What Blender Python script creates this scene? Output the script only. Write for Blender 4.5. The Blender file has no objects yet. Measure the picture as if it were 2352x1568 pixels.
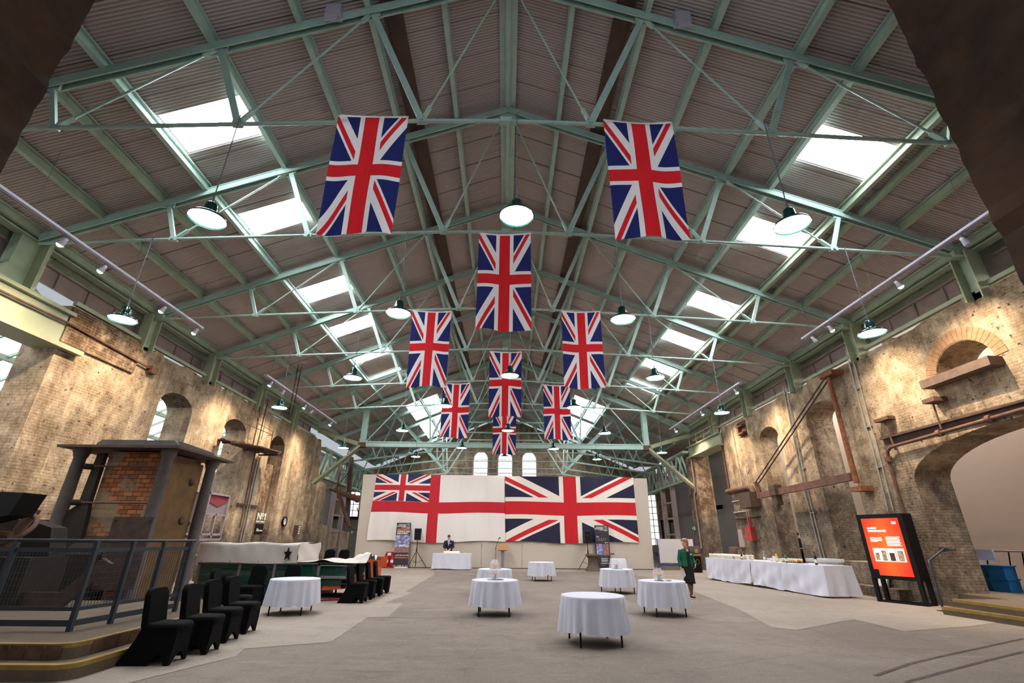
import bpy, bmesh, math, random
import numpy as np
from math import sin, cos, pi, radians, sqrt
from mathutils import Vector, Matrix
from mathutils.geometry import tessellate_polygon
random.seed(7)
scene = bpy.context.scene
COL = scene.collection
HC = -0.088          # hall centre line in x
# ------------------------------------------------------------------ camera model (metres, camera at x=0,y=0)
W, H = 2352, 1568
F, PIT, YAW, ROL = 1072.5, radians(23.0), 0.01013, 0.00926
CH = 1.6
def _axes():
    cx, sx, cy, sy, cr, sr = cos(PIT), sin(PIT), cos(YAW), sin(YAW), cos(ROL), sin(ROL)
    fw = Vector((sy*cx, cy*cx, sx)); rt = Vector((cy, -sy, 0)); up = rt.cross(fw)
    return rt*cr+up*sr, up*cr-rt*sr, fw
RT, UP, FW = _axes()
def ray(px, py): return FW + RT*((px-W/2)/F) - UP*((py-H/2)/F)
def atX(px, py, X): d = ray(px, py); p = d*(X/d.x); p.z += CH; return p
def atY(px, py, Y): d = ray(px, py); p = d*(Y/d.y); p.z += CH; return p
def atZ(px, py, Z=0.0): d = ray(px, py); p = d*((Z-CH)/d.z); p.z += CH; return p
cam = bpy.data.cameras.new('camera'); camo = bpy.data.objects.new('camera', cam); COL.objects.link(camo)
m = Matrix((RT, UP, -FW)).transposed().to_4x4(); m.translation = (0, 0, CH); camo.matrix_world = m
cam.sensor_fit = 'HORIZONTAL'; cam.sensor_width = 36; cam.lens = F/W*36; cam.clip_start = .05; cam.clip_end = 300
scene.camera = camo

# ------------------------------------------------------------------ materials
class NB:
    """small helper that writes math nodes"""
    def __init__(s, name):
        s.m = bpy.data.materials.new(name); s.m.use_nodes = True; s.t = s.m.node_tree
        s.b = s.t.nodes['Principled BSDF']; s.out = s.t.nodes['Material Output']
    def n(s, typ, **kw):
        nd = s.t.nodes.new(typ)
        for k, v in kw.items():
            if k in ('inp',):
                for kk, vv in v.items(): s.put(nd.inputs[kk], vv)
            else: setattr(nd, k, v)
        return nd
    def put(s, sock, v):
        if isinstance(v, bpy.types.NodeSocket): s.t.links.new(v, sock)
        elif sock.type == 'RGBA' and isinstance(v, (tuple, list)) and len(v) == 3: sock.default_value = (*v, 1)
        else: sock.default_value = v
    def math(s, op, a, b=0.0, c=0.0):
        nd = s.t.nodes.new('ShaderNodeMath'); nd.operation = op
        s.put(nd.inputs[0], a); s.put(nd.inputs[1], b); s.put(nd.inputs[2], c); return nd.outputs[0]
    def mix(s, f, a, b, mode='MIX'):
        nd = s.t.nodes.new('ShaderNodeMix'); nd.data_type = 'RGBA'; nd.blend_type = mode
        s.put(nd.inputs[0], f); s.put(nd.inputs[6], a); s.put(nd.inputs[7], b); return nd.outputs[2]
    def coord(s, which='Object'): return s.t.nodes.new('ShaderNodeTexCoord').outputs[which]
    def xyz(s, v):
        nd = s.t.nodes.new('ShaderNodeSeparateXYZ'); s.put(nd.inputs[0], v); return nd.outputs
    def comb(s, x, y, z=0.0):
        nd = s.t.nodes.new('ShaderNodeCombineXYZ'); s.put(nd.inputs[0], x); s.put(nd.inputs[1], y); s.put(nd.inputs[2], z); return nd.outputs[0]
    def noise(s, vec, scale, detail=4, rough=.6):
        nd = s.t.nodes.new('ShaderNodeTexNoise'); s.put(nd.inputs['Vector'], vec); nd.inputs['Scale'].default_value = scale
        nd.inputs['Detail'].default_value = detail; nd.inputs['Roughness'].default_value = rough; return nd.outputs[0]
    def ramp(s, f, stops, interp='LINEAR'):
        nd = s.t.nodes.new('ShaderNodeValToRGB'); s.put(nd.inputs[0], f); nd.color_ramp.interpolation = interp; e = nd.color_ramp.elements
        while len(e) < len(stops): e.new(.5)
        for el, (p, c) in zip(e, stops):
            el.position = p; el.color = (*c, 1) if not isinstance(c, (int, float)) else (c, c, c, 1)
        return nd.outputs[0]
    def bump(s, h, strength=.3, dist=.02):
        nd = s.t.nodes.new('ShaderNodeBump'); s.put(nd.inputs['Height'], h); nd.inputs['Strength'].default_value = strength
        nd.inputs['Distance'].default_value = dist; s.t.links.new(nd.outputs[0], s.b.inputs['Normal'])
    def base(s, c): s.put(s.b.inputs['Base Color'], c)
    def set(s, **k):
        for kk, v in k.items(): s.put(s.b.inputs[kk.replace('_', ' ')], v)
def sR(r, g, b):
    f = lambda c: (c/255/12.92 if c/255 <= .04045 else ((c/255+.055)/1.055)**2.4)
    return (f(r), f(g), f(b))
def plain(name, col, rough=.6, metal=0., var=.12, scale=6, bump=0., spec=.5):
    n = NB(name); co = n.coord()
    nz = n.noise(co, scale, 5)
    n.base(n.mix(n.ramp(nz, [(.3, 0), (.7, 1)]), tuple(c*(1-var) for c in col), tuple(min(1, c*(1+var)) for c in col)))
    n.set(Roughness=rough, Metallic=metal); n.b.inputs['Specular IOR Level'].default_value = spec
    if bump: n.bump(nz, bump, .01)
    return n.m
def emit(name, col, strength, tex=False):
    n = NB(name); n.base((.0, .0, .0)); n.set(Roughness=.6)
    n.put(n.b.inputs['Emission Color'], col); n.b.inputs['Emission Strength'].default_value = strength
    if tex:
        x = n.xyz(n.coord())
        w = n.math('SINE', n.math('MULTIPLY', x[1], 2*pi/.076)); k = n.math('ADD', n.math('MULTIPLY', w, .06), .97)
        n.put(n.b.inputs['Emission Strength'], n.math('MULTIPLY', k, strength))
    return n.m
M = {}
M['green'] = plain('green_paint', sR(164, 192, 182), .45, 0, .1, 3)
M['green_dull'] = plain('dull_green_paint', sR(156, 174, 152), .55, 0, .14, 2)
M['green_pale'] = plain('pale_green_paint', sR(160, 168, 142), .5, 0, .1, 2)
M['dkgreen'] = plain('lamp_green_enamel', sR(14, 62, 54), .18, 0, .05, 3)
M['lampwhite'] = emit('lamp_lens', (1, .97, .92), 30)
M['spotglow'] = emit('spot_lens', (1, .86, .66), 60)
M['sky'] = emit('rooflight_sheet', (.93, .96, 1), 20.0, True)
M['pane'] = emit('frosted_pane', (.93, .96, 1), .8)
M['skyrear'] = emit('rear_rooflight_glass', (.93, .96, 1), 5.0)
M['pane_dim'] = emit('aisle_glazing', (.86, .94, 1), 1.6)
M['strip'] = emit('added_aisle_glow', (1, .95, .9), 3.5)
M['rack'] = plain('lilac_grey_metal', sR(178, 174, 190), .5, .1, .05)
M['timber'] = plain('dark_timber', sR(78, 58, 50), .8, 0, .25, 3)
M['louvre'] = plain('weathered_louvre', sR(152, 136, 134), .8, 0, .15, 2)
M['rust'] = plain('rusted_iron', sR(98, 68, 56), .85, 0, .35, 5, .3)
M['rustdk'] = plain('dark_rusted_iron', sR(74, 56, 48), .85, 0, .3, 5, .3)
M['rustor'] = plain('orange_rust', sR(124, 78, 50), .85, 0, .4, 8, .3)
M['iron'] = plain('grey_cast_iron', sR(86, 78, 76), .7, .1, .2, 4, .2)
M['soot'] = plain('sooty_iron', sR(38, 30, 25), .9, 0, .3, 4, .3)
M['steelgrey'] = plain('galvanised_conduit', sR(158, 156, 152), .4, .5, .1, 5)
M['railgrey'] = plain('dark_grey_rail', sR(48, 54, 62), .5, .2, .1, 5)
M['black'] = plain('black_metal', sR(9, 8, 9), .5, 0, .1, 5, 0, .25)
M['blackplastic'] = plain('black_plastic', sR(20, 20, 22), .5, 0, .1, 5)
M['whitewall'] = plain('cream_painted_board', sR(198, 186, 172), .9, 0, .03, .7)
M['beige'] = plain('beige_render', sR(178, 160, 146), .95, 0, .04, .5)
M['greypanel'] = plain('grey_cladding', sR(160, 152, 150), .9, 0, .06, .5)
M['doorgrey'] = plain('olive_grey_door', sR(128, 122, 104), .8, 0, .06, .8)
M['white'] = plain('white_paint', sR(225, 222, 216), .6, 0, .03)
M['board'] = plain('whiteboard_face', sR(205, 198, 200), .5, 0, .02)
M['bluesteel'] = plain('blue_steel', sR(58, 66, 130), .5, .2, .1)
M['red'] = plain('red_plastic', sR(170, 24, 30), .45, 0, .06)
M['redbox'] = plain('red_paint_box', sR(160, 58, 52), .6, 0, .12, 6)
M['orange'] = plain('orange_paint', sR(196, 84, 36), .6, 0, .12, 4)
M['alu'] = plain('aluminium_frame', sR(150, 146, 146), .35, .6, .06)
M['wood'] = plain('light_wood', sR(160, 112, 66), .5, 0, .12, 9)
M['stool'] = plain('brown_iron_bollard', sR(92, 76, 62), .7, .1, .2, 6, .2)
M['cake'] = plain('white_icing', sR(236, 232, 214), .5, 0, .02)
M['skin'] = plain('skin', sR(214, 152, 128), .55, 0, .05, 12)
M['hair'] = plain('light_brown_hair', sR(150, 112, 72), .6, 0, .25, 40, .3)
M['hairblack'] = plain('black_hair', sR(22, 18, 18), .5, 0, .2, 40, .2)
M['jacket'] = plain('green_wool_jacket', sR(6, 92, 66), .85, 0, .08, 30)
M['blackcloth'] = plain('black_clothing', sR(20, 18, 20), .9, 0, .1, 20)
M['suit'] = plain('navy_suit', sR(26, 28, 46), .85, 0, .1, 20)
M['shirt'] = plain('white_shirt', sR(226, 226, 232), .8, 0, .03)
M['tie'] = plain('lilac_tie', sR(150, 140, 190), .6, 0, .05)
M['tights'] = plain('dark_tights', sR(92, 66, 62), .6, 0, .05)
M['paper'] = plain('paper_sheet', sR(206, 206, 218), .7, 0, .08, 30)
M['yellow'] = plain('yellow_edge_paint', sR(138, 112, 48), .8, 0, .2, 6)
M['concrete'] = plain('step_concrete', sR(92, 78, 64), .95, 0, .15, 3, .2)
M['bluecrate'] = plain('blue_plastic', sR(16, 104, 168), .5, 0, .1)
M['cable'] = plain('black_cable', sR(30, 30, 32), .6, 0, .1)
M['cablegrey'] = plain('grey_cable', sR(110, 116, 128), .6, 0, .1)
M['hose'] = plain('red_hose', sR(140, 38, 44), .5, 0, .1)
M['amber'] = plain('amber_juice', sR(236, 190, 70), .2, 0, .05)
M['bottlegreen'] = plain('green_bottle_glass', sR(50, 120, 50), .12, 0, .1)
M['bottledark'] = plain('dark_bottle_glass', sR(28, 34, 30), .1, 0, .1)
M['bottlered'] = plain('red_bottle', sR(90, 22, 30), .15, 0, .1)
M['labelwhite'] = plain('bottle_label', sR(226, 224, 214), .7, 0, .04)
M['china'] = plain('white_china', sR(236, 230, 216), .3, 0, .03)
M['petal'] = plain('orange_petals', sR(244, 96, 30), .6, 0, .15, 40)
M['leafgreen'] = plain('green_stems', sR(70, 120, 60), .6, 0, .2, 40)
M['signgreen'] = plain('sign_green', sR(30, 140, 90), .5, 0, .03)
M['wframe'] = plain('lilac_window_frame', sR(140, 128, 136), .7, 0, .08, 5)
M['redcloth'] = plain('dark_red_cloth', sR(122, 40, 52), .85, 0, .1)
M['greycloth'] = plain('grey_board', sR(120, 112, 118), .85, 0, .1)
M['flaggrommet'] = plain('brass', sR(150, 120, 60), .4, .6, .05)
M['tape'] = None
M['rustor2'] = plain('ochre_rust_plate', sR(104, 78, 46), .85, 0, .3, 2.5, .2)
M['dkplinth'] = plain('dark_green_plinth', sR(26, 58, 48), .5, 0, .1)
M['shelfgreen'] = plain('pale_green_shelf', sR(150, 176, 150), .5, 0, .1)
M['brickY4'] = plain('riser_brick', sR(92, 66, 50), .9, 0, .5, 5, .2)
M['sillstone'] = plain('brown_sill_stone', sR(104, 86, 76), .9, 0, .25, 4, .2)
M['archbrick'] = plain('arch_brick', sR(150, 116, 88), .9, 0, .3, 9, .3)
def glass(name, col=(1, 1, 1), rough=0.0):
    n = NB(name); n.base(col); n.set(Roughness=rough, IOR=1.3); n.b.inputs['Transmission Weight'].default_value = 1.0; return n.m
M['glass'] = glass('clear_glass', (.97, .98, .98))
n = NB('thin_clear_glass'); n.base((.93, .95, .97)); n.set(Roughness=.04, Alpha=.17); M['glass'] = n.m
n = NB('dark_green_case_glass'); n.base(sR(22, 70, 56)); n.set(Roughness=.12, Alpha=.8); M['greenglass'] = n.m
n = NB('black_yellow_tape'); x = n.xyz(n.coord()); k = n.math('GREATER_THAN', n.math('SINE', n.math('MULTIPLY', x[2], 60)), 0)
n.base(n.mix(k, sR(30, 28, 28), sR(220, 180, 40))); M['tape'] = n.m
def cloth(name, col):
    n = NB(name); nz = n.noise(n.coord(), 3, 3)
    n.base(n.mix(nz, tuple(c*.93 for c in col), col)); n.set(Roughness=.9); n.b.inputs['Sheen Weight'].default_value = .2
    return n.m
M['cloth'] = cloth('white_table_linen', sR(206, 206, 220))
M['canvas'] = cloth('off_white_canvas', sR(200, 192, 184))
M['spandex'] = plain('black_stretch_cover', sR(9, 8, 10), .85, 0, .08, 8, 0, .12)

def brick_wall(name, axes, dark=(.0, .0), warm=1.0, plaster=.5, low_z=3.2, fresh=0.):
    """old brick partly under plaster; axes picks the two object axes that run along the wall"""
    n = NB(name); x = n.xyz(n.coord()); nn_ = n.xyz(n.t.nodes.new('ShaderNodeNewGeometry').outputs['True Normal']); oth = 1-axes[0]
    su = n.math('GREATER_THAN', n.math('ABSOLUTE', nn_[axes[0]]), .6); sv = n.math('GREATER_THAN', n.math('ABSOLUTE', nn_[2]), .6)
    lerp = lambda f, a, b: n.math('ADD', a, n.math('MULTIPLY', f, n.math('SUBTRACT', b, a)))
    u, v = lerp(su, x[axes[0]], x[oth]), lerp(sv, x[axes[1]], x[oth])
    uv = n.comb(u, v)
    n1 = n.noise(n.coord(), .45, 6, .65); n2 = n.noise(n.coord(), 2.2, 6, .7); n3 = n.noise(n.coord(), 9, 5, .7)
    streak = n.noise(n.comb(n.math('ADD', n.math('MULTIPLY', u, 1.7), n.math('MULTIPLY', n2, .25)), n.math('MULTIPLY', v, .13)), 1.0, 5, .7)
    du = n.math('ADD', u, n.math('MULTIPLY', n.math('SUBTRACT', n3, .5), .05)); dv = n.math('ADD', v, n.math('MULTIPLY', n.math('SUBTRACT', n2, .5), .05))
    br = n.n('ShaderNodeTexBrick'); n.put(br.inputs['Vector'], n.comb(du, dv))
    br.inputs['Scale'].default_value = 1.0; br.inputs['Brick Width'].default_value = .235; br.inputs['Row Height'].default_value = .079
    br.inputs['Mortar Size'].default_value = .011; br.inputs['Mortar Smooth'].default_value = .4; br.inputs['Bias'].default_value = .0
    n.put(br.inputs['Color1'], sR(152, 122, 96)); n.put(br.inputs['Color2'], sR(118, 92, 76)); n.put(br.inputs['Mortar'], sR(74, 62, 52))
    brc = n.mix(n.ramp(n2, [(.42, 0), (.62, 1)]), br.outputs['Color'], sR(164, 140, 112), 'MIX')
    brc = n.mix(.5, brc, br.outputs['Color'])
    pl = n.ramp(n.math('ADD', n.math('MULTIPLY', n2, .55), n.math('MULTIPLY', n3, .45)), [(.34, sR(138, 118, 98)), (.46, sR(180, 160, 134)), (.56, sR(200, 182, 158)), (.68, sR(220, 208, 190))])
    mask = n.ramp(n.math('ADD', n.math('MULTIPLY', n1, .5), n.math('ADD', n.math('MULTIPLY', n2, .32), n.math('MULTIPLY', n3, .18))), [(.56-.16*plaster-.03, 0), (.56-.16*plaster+.05, 1)])
    joint = n.math('MULTIPLY', br.outputs['Fac'], n.ramp(n2, [(.38, .4), (.54, .03)]))
    plb = n.mix(joint, pl, sR(96, 78, 62))
    c = n.mix(mask, brc, plb)
    big = n.noise(n.comb(u, n.math('MULTIPLY', v, .7)), .8, 5, .65)
    c = n.mix(n.ramp(big, [(.36, .4), (.5, 0)]), c, n.mix(.6, c, sR(98, 80, 64)))
    c = n.mix(n.ramp(big, [(.52, 0), (.64, .5)]), c, n.mix(.7, c, sR(222, 206, 176)))
    c = n.mix(n.ramp(streak, [(.36, .75), (.47, 0)]), c, n.mix(.6, c, sR(104, 84, 66)))
    c = n.mix(n.ramp(streak, [(.54, 0), (.64, .6)]), c, sR(234, 216, 184))
    # grey lower zone
    zz = n.math('ADD', v, n.math('MULTIPLY', n.math('SUBTRACT', n1, .5), 4.5))
    lo = n.ramp(n.math('DIVIDE', zz, low_z*2), [(.36, 1), (.52, 0)])
    grey = n.ramp(n.math('ADD', n.math('MULTIPLY', n2, .5), n.math('MULTIPLY', n3, .5)), [(.34, sR(84, 76, 70)), (.5, sR(122, 112, 102)), (.62, sR(160, 150, 138)), (.7, sR(196, 184, 168))])
    greyb = n.mix(n.math('MULTIPLY', br.outputs['Fac'], .4), grey, sR(66, 56, 50))
    c = n.mix(n.math('MULTIPLY', lo, .85), c, greyb)
    pit = n.ramp(n.noise(n.coord(), 6.5, 4, .6), [(.3, .9), (.37, 0)])
    c = n.mix(pit, c, sR(60, 46, 36))
    blot = n.noise(n.coord(), 1.3, 6, .72)
    c = n.mix(1.0, c, n.ramp(blot, [(.36, (.5, .48, .47)), (.5, (.72, .69, .67)), (.62, (.92, .88, .85))]), 'MULTIPLY')
    n.base(c); n.set(Roughness=.95); n.b.inputs['Specular IOR Level'].default_value = .15
    h = n.math('ADD', n.math('MULTIPLY', n3, .6), n.math('ADD', n.math('MULTIPLY', n2, .8), n.math('MULTIPLY', br.outputs['Fac'], -.16)))
    n.bump(h, .75, .06)
    return n.m
M['wallX'] = brick_wall('old_brick_and_plaster', (1, 2), plaster=1.15, low_z=4.0)
M['wallXl'] = brick_wall('old_brick_and_plaster_pale', (1, 2), plaster=1.15, low_z=2.2)
M['wallY'] = brick_wall('old_brick_gable', (0, 2), plaster=1.5, low_z=1.0)
M['plasterX'] = brick_wall('pale_plaster', (1, 2), plaster=1.6, low_z=.3)
M['brickX'] = brick_wall('bare_brick_pier', (1, 2), plaster=.12, low_z=3.4)
M['brickY'] = brick_wall('bare_brick_face', (0, 2), plaster=.1, low_z=.8)

def forge_brick():
    n = NB('orange_firebrick'); x = n.xyz(n.coord()); br = n.n('ShaderNodeTexBrick'); n.put(br.inputs['Vector'], n.comb(x[0], x[2]))
    br.inputs['Scale'].default_value = 1; br.inputs['Brick Width'].default_value = .23; br.inputs['Row Height'].default_value = .105; br.inputs['Mortar Size'].default_value = .008
    n.put(br.inputs['Color1'], sR(190, 112, 62)); n.put(br.inputs['Color2'], sR(120, 74, 48)); n.put(br.inputs['Mortar'], sR(60, 46, 38))
    n2 = n.noise(n.coord(), 1.6, 4); white = n.ramp(n.math('ADD', n2, n.math('MULTIPLY', n.math('ABSOLUTE', n.math('ADD', x[0], 9.35)), .26)), [(.6, 0), (.7, .8)])
    n.base(n.mix(white, br.outputs['Color'], n.mix(n.noise(n.coord(), 20), sR(170, 152, 124), sR(110, 96, 78)))); n.set(Roughness=.95); n.bump(br.outputs['Fac'], -.4, .02)
    return n.m
M['forge'] = forge_brick()
def roof_mat():
    n = NB('grey_corrugated_sheet'); x = n.xyz(n.coord())
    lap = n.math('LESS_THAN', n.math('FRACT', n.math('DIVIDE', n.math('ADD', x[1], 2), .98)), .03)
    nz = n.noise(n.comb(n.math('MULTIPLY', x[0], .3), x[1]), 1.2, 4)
    c = n.mix(nz, sR(186, 175, 171), sR(202, 191, 187)); gr = n.math('ADD', .5, n.math('MULTIPLY', n.math('SINE', n.math('MULTIPLY', n.math('SUBTRACT', x[1], 1.2), 2*pi/.076)), .5)); c = n.mix(n.math('MULTIPLY', gr, .5), c, sR(88, 78, 76)); n.base(n.mix(n.math('MULTIPLY', lap, .65), c, sR(44, 38, 36)))  # shade of the corrugation grooves is painted into the sheet colour
    n.set(Roughness=.85); n.b.inputs['Specular IOR Level'].default_value = .2
    return n.m
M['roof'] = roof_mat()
def floor_mat(name, a, b, dark):
    n = NB(name); co = n.coord(); n1 = n.noise(co, .35, 6, .65); n2 = n.noise(co, 2.5, 6, .7); n3 = n.noise(co, 40, 3)
    x = n.xyz(co)
    st = n.noise(n.comb(n.math('MULTIPLY', x[0], .5), n.math('MULTIPLY', x[1], 3)), .8, 5, .7)
    c = n.mix(n.ramp(n1, [(.35, 0), (.65, 1)]), a, b)
    c = n.mix(n.ramp(n2, [(.52, 0), (.72, .45)]), c, dark)
    c = n.mix(n.ramp(st, [(.6, 0), (.72, .5)]), c, sR(168, 156, 144))
    c = n.mix(n.ramp(st, [(.3, .5), (.42, 0)]), c, dark)
    c = n.mix(n.ramp(n3, [(.32, .45), (.5, 0)]), c, dark); c = n.mix(n.ramp(n.noise(co, 14, 5, .8), [(.56, 0), (.66, .4)]), c, sR(172, 160, 148))
    vo = n.n('ShaderNodeTexVoronoi', feature='DISTANCE_TO_EDGE'); n.put(vo.inputs['Vector'], n.comb(n.math('ADD', x[0], n.math('MULTIPLY', n2, .5)), n.math('ADD', x[1], n.math('MULTIPLY', n1, .5)))); vo.inputs['Scale'].default_value = .3
    c = n.mix(n.ramp(vo.outputs['Distance'], [(.001, .4), (.004, 0)]), c, dark)
    n.base(c); n.set(Roughness=.8); n.b.inputs['Specular IOR Level'].default_value = .3; n.bump(n.math('ADD', n2, n.math('MULTIPLY', n3, .3)), .25, .02)
    return n.m
M['floor'] = floor_mat('worn_concrete', sR(112, 101, 92), sR(132, 120, 110), sR(84, 73, 65))
M['floormid'] = floor_mat('mid_concrete_patch', sR(128, 115, 103), sR(142, 129, 116), sR(98, 86, 75))
M['floorlight'] = floor_mat('pale_concrete_lane', sR(140, 128, 118), sR(156, 144, 133), sR(110, 99, 90))
M['floordark'] = floor_mat('dark_floor_groove', sR(72, 60, 54), sR(84, 70, 62), sR(56, 46, 42))

def flag_mat(name, kind):
    n = NB(name); uv = n.xyz(n.coord('UV')); u, v = uv[0], uv[1]
    red, white, blue = sR(226, 36, 44), sR(246, 244, 246), sR(34, 42, 108)
    if kind == 'wall': red, white, blue = sR(200, 24, 34), sR(232, 222, 210), sR(28, 28, 58)
    if kind == 'ensign': red, white, blue = sR(188, 30, 42), sR(228, 220, 214), sR(28, 34, 76)
    def union(u, v):
        x = n.math('MULTIPLY', n.math('SUBTRACT', u, .5), 60); y = n.math('MULTIPLY', n.math('SUBTRACT', v, .5), 30)
        ax, ay = n.math('ABSOLUTE', x), n.math('ABSOLUTE', y); sg = n.math('SIGN', x); s5 = 1/sqrt(5)
        d1 = n.math('MULTIPLY', n.math('ADD', x, n.math('MULTIPLY', y, 2)), s5); d2 = n.math('MULTIPLY', n.math('SUBTRACT', n.math('MULTIPLY', y, 2), x), s5)
        e1, e2 = n.math('MULTIPLY', d1, sg), n.math('MULTIPLY', d2, sg)
        lt = lambda a, b: n.math('LESS_THAN', a, b); mx = lambda a, b: n.math('MAXIMUM', a, b); an = lambda a, b: n.math('MULTIPLY', a, b)
        wd = mx(lt(n.math('ABSOLUTE', d1), 3), lt(n.math('ABSOLUTE', d2), 3))
        # diag 1 lives in quadrants with x*y<0, diag 2 with x*y>0
        pos = n.math('GREATER_THAN', n.math('MULTIPLY', x, y), 0); neg = n.math('SUBTRACT', 1.0, pos)
        r1 = an(neg, an(n.math('GREATER_THAN', e1, 0), lt(e1, 2))); r2 = an(pos, an(n.math('GREATER_THAN', e2, 0), lt(e2, 2)))
        rd = mx(r1, r2)
        wc = mx(lt(ax, 5), lt(ay, 5)); rc = mx(lt(ax, 3), lt(ay, 3))
        c = n.mix(wd, blue, white); c = n.mix(rd, c, red); c = n.mix(wc, c, white); return n.mix(rc, c, red)
    if kind == 'ensign':
        cu, cv = n.math('DIVIDE', u, .425), n.math('DIVIDE', n.math('SUBTRACT', v, .585), .415)
        can = n.math('MULTIPLY', n.math('LESS_THAN', u, .425), n.math('GREATER_THAN', v, .585))
        cross = n.math('MAXIMUM', n.math('LESS_THAN', n.math('ABSOLUTE', n.math('SUBTRACT', u, .463)), .0385), n.math('LESS_THAN', n.math('ABSOLUTE', n.math('SUBTRACT', v, .5)), .083))
        c = n.mix(cross, white, red); c = n.mix(can, c, union(cu, cv))
    else:
        c = union(u, v)
        if kind == 'hang':
            c = n.mix(n.math('LESS_THAN', u, .018), c, white)
    cr = n.noise(n.comb(n.math('MULTIPLY', u, 3), n.math('MULTIPLY', v, 24)) if kind == 'hang' else n.comb(n.math('MULTIPLY', u, 40), n.math('MULTIPLY', v, 2)), 1.5, 3)
    n.base(n.mix(.16, c, n.mix(cr, (.02, .02, .02), (1, 1, 1)), 'SOFT_LIGHT')); n.set(Roughness=.85); n.bump(cr, .25, .02)
    if kind == 'hang':
        tr = n.n('ShaderNodeBsdfTranslucent'); n.t.links.new(n.b.inputs['Base Color'].links[0].from_socket, tr.inputs[0]); mx_ = n.n('ShaderNodeMixShader'); mx_.inputs[0].default_value = .35
        n.t.links.new(n.b.outputs[0], mx_.inputs[1]); n.t.links.new(tr.outputs[0], mx_.inputs[2]); n.t.links.new(mx_.outputs[0], n.out.inputs[0])
    return n.m
M['flag_hang'] = flag_mat('hanging_union_flag', 'hang'); M['flag_wall'] = flag_mat('large_union_flag', 'wall'); M['flag_ensign'] = flag_mat('white_ensign_flag', 'ensign')
M['bannerdark'] = plain('dark_banner_vinyl', sR(52, 44, 52), .6, 0, .05); M['orangeprint'] = plain('orange_print', sR(232, 128, 50), .6); M['blueprint'] = plain('blue_print', sR(40, 130, 190), .6); M['outline'] = plain('grey_outline_print', sR(120, 116, 112), .6); M['steelcol'] = plain('grey_steel_column', sR(140, 136, 140), .4, .3, .05); M['signgreen2'] = plain('olive_plastic', sR(70, 74, 58), .6)
n = NB('printed_sky_photo'); x = n.xyz(n.coord()); n.base(n.mix(n.ramp(n.noise(n.comb(x[0], n.math('MULTIPLY', x[2], 2)), 4), [(.45, 0), (.62, 1)]), sR(110, 120, 180), sR(206, 200, 214))); n.set(Roughness=.6); M['skyphoto'] = n.m
n = NB('printed_crowd_photo'); n.base(n.ramp(n.noise(n.coord(), 22, 3), [(.3, sR(60, 44, 56)), (.48, sR(140, 92, 96)), (.6, sR(190, 150, 140)), (.7, sR(110, 70, 60))])); n.set(Roughness=.6); M['crowdphoto'] = n.m
M['glowwhite'] = emit('glowing_print', (1, .95, .9), .5)
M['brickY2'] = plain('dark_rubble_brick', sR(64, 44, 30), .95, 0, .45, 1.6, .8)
WORLD, EXPO = 0.25, 1.15
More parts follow.
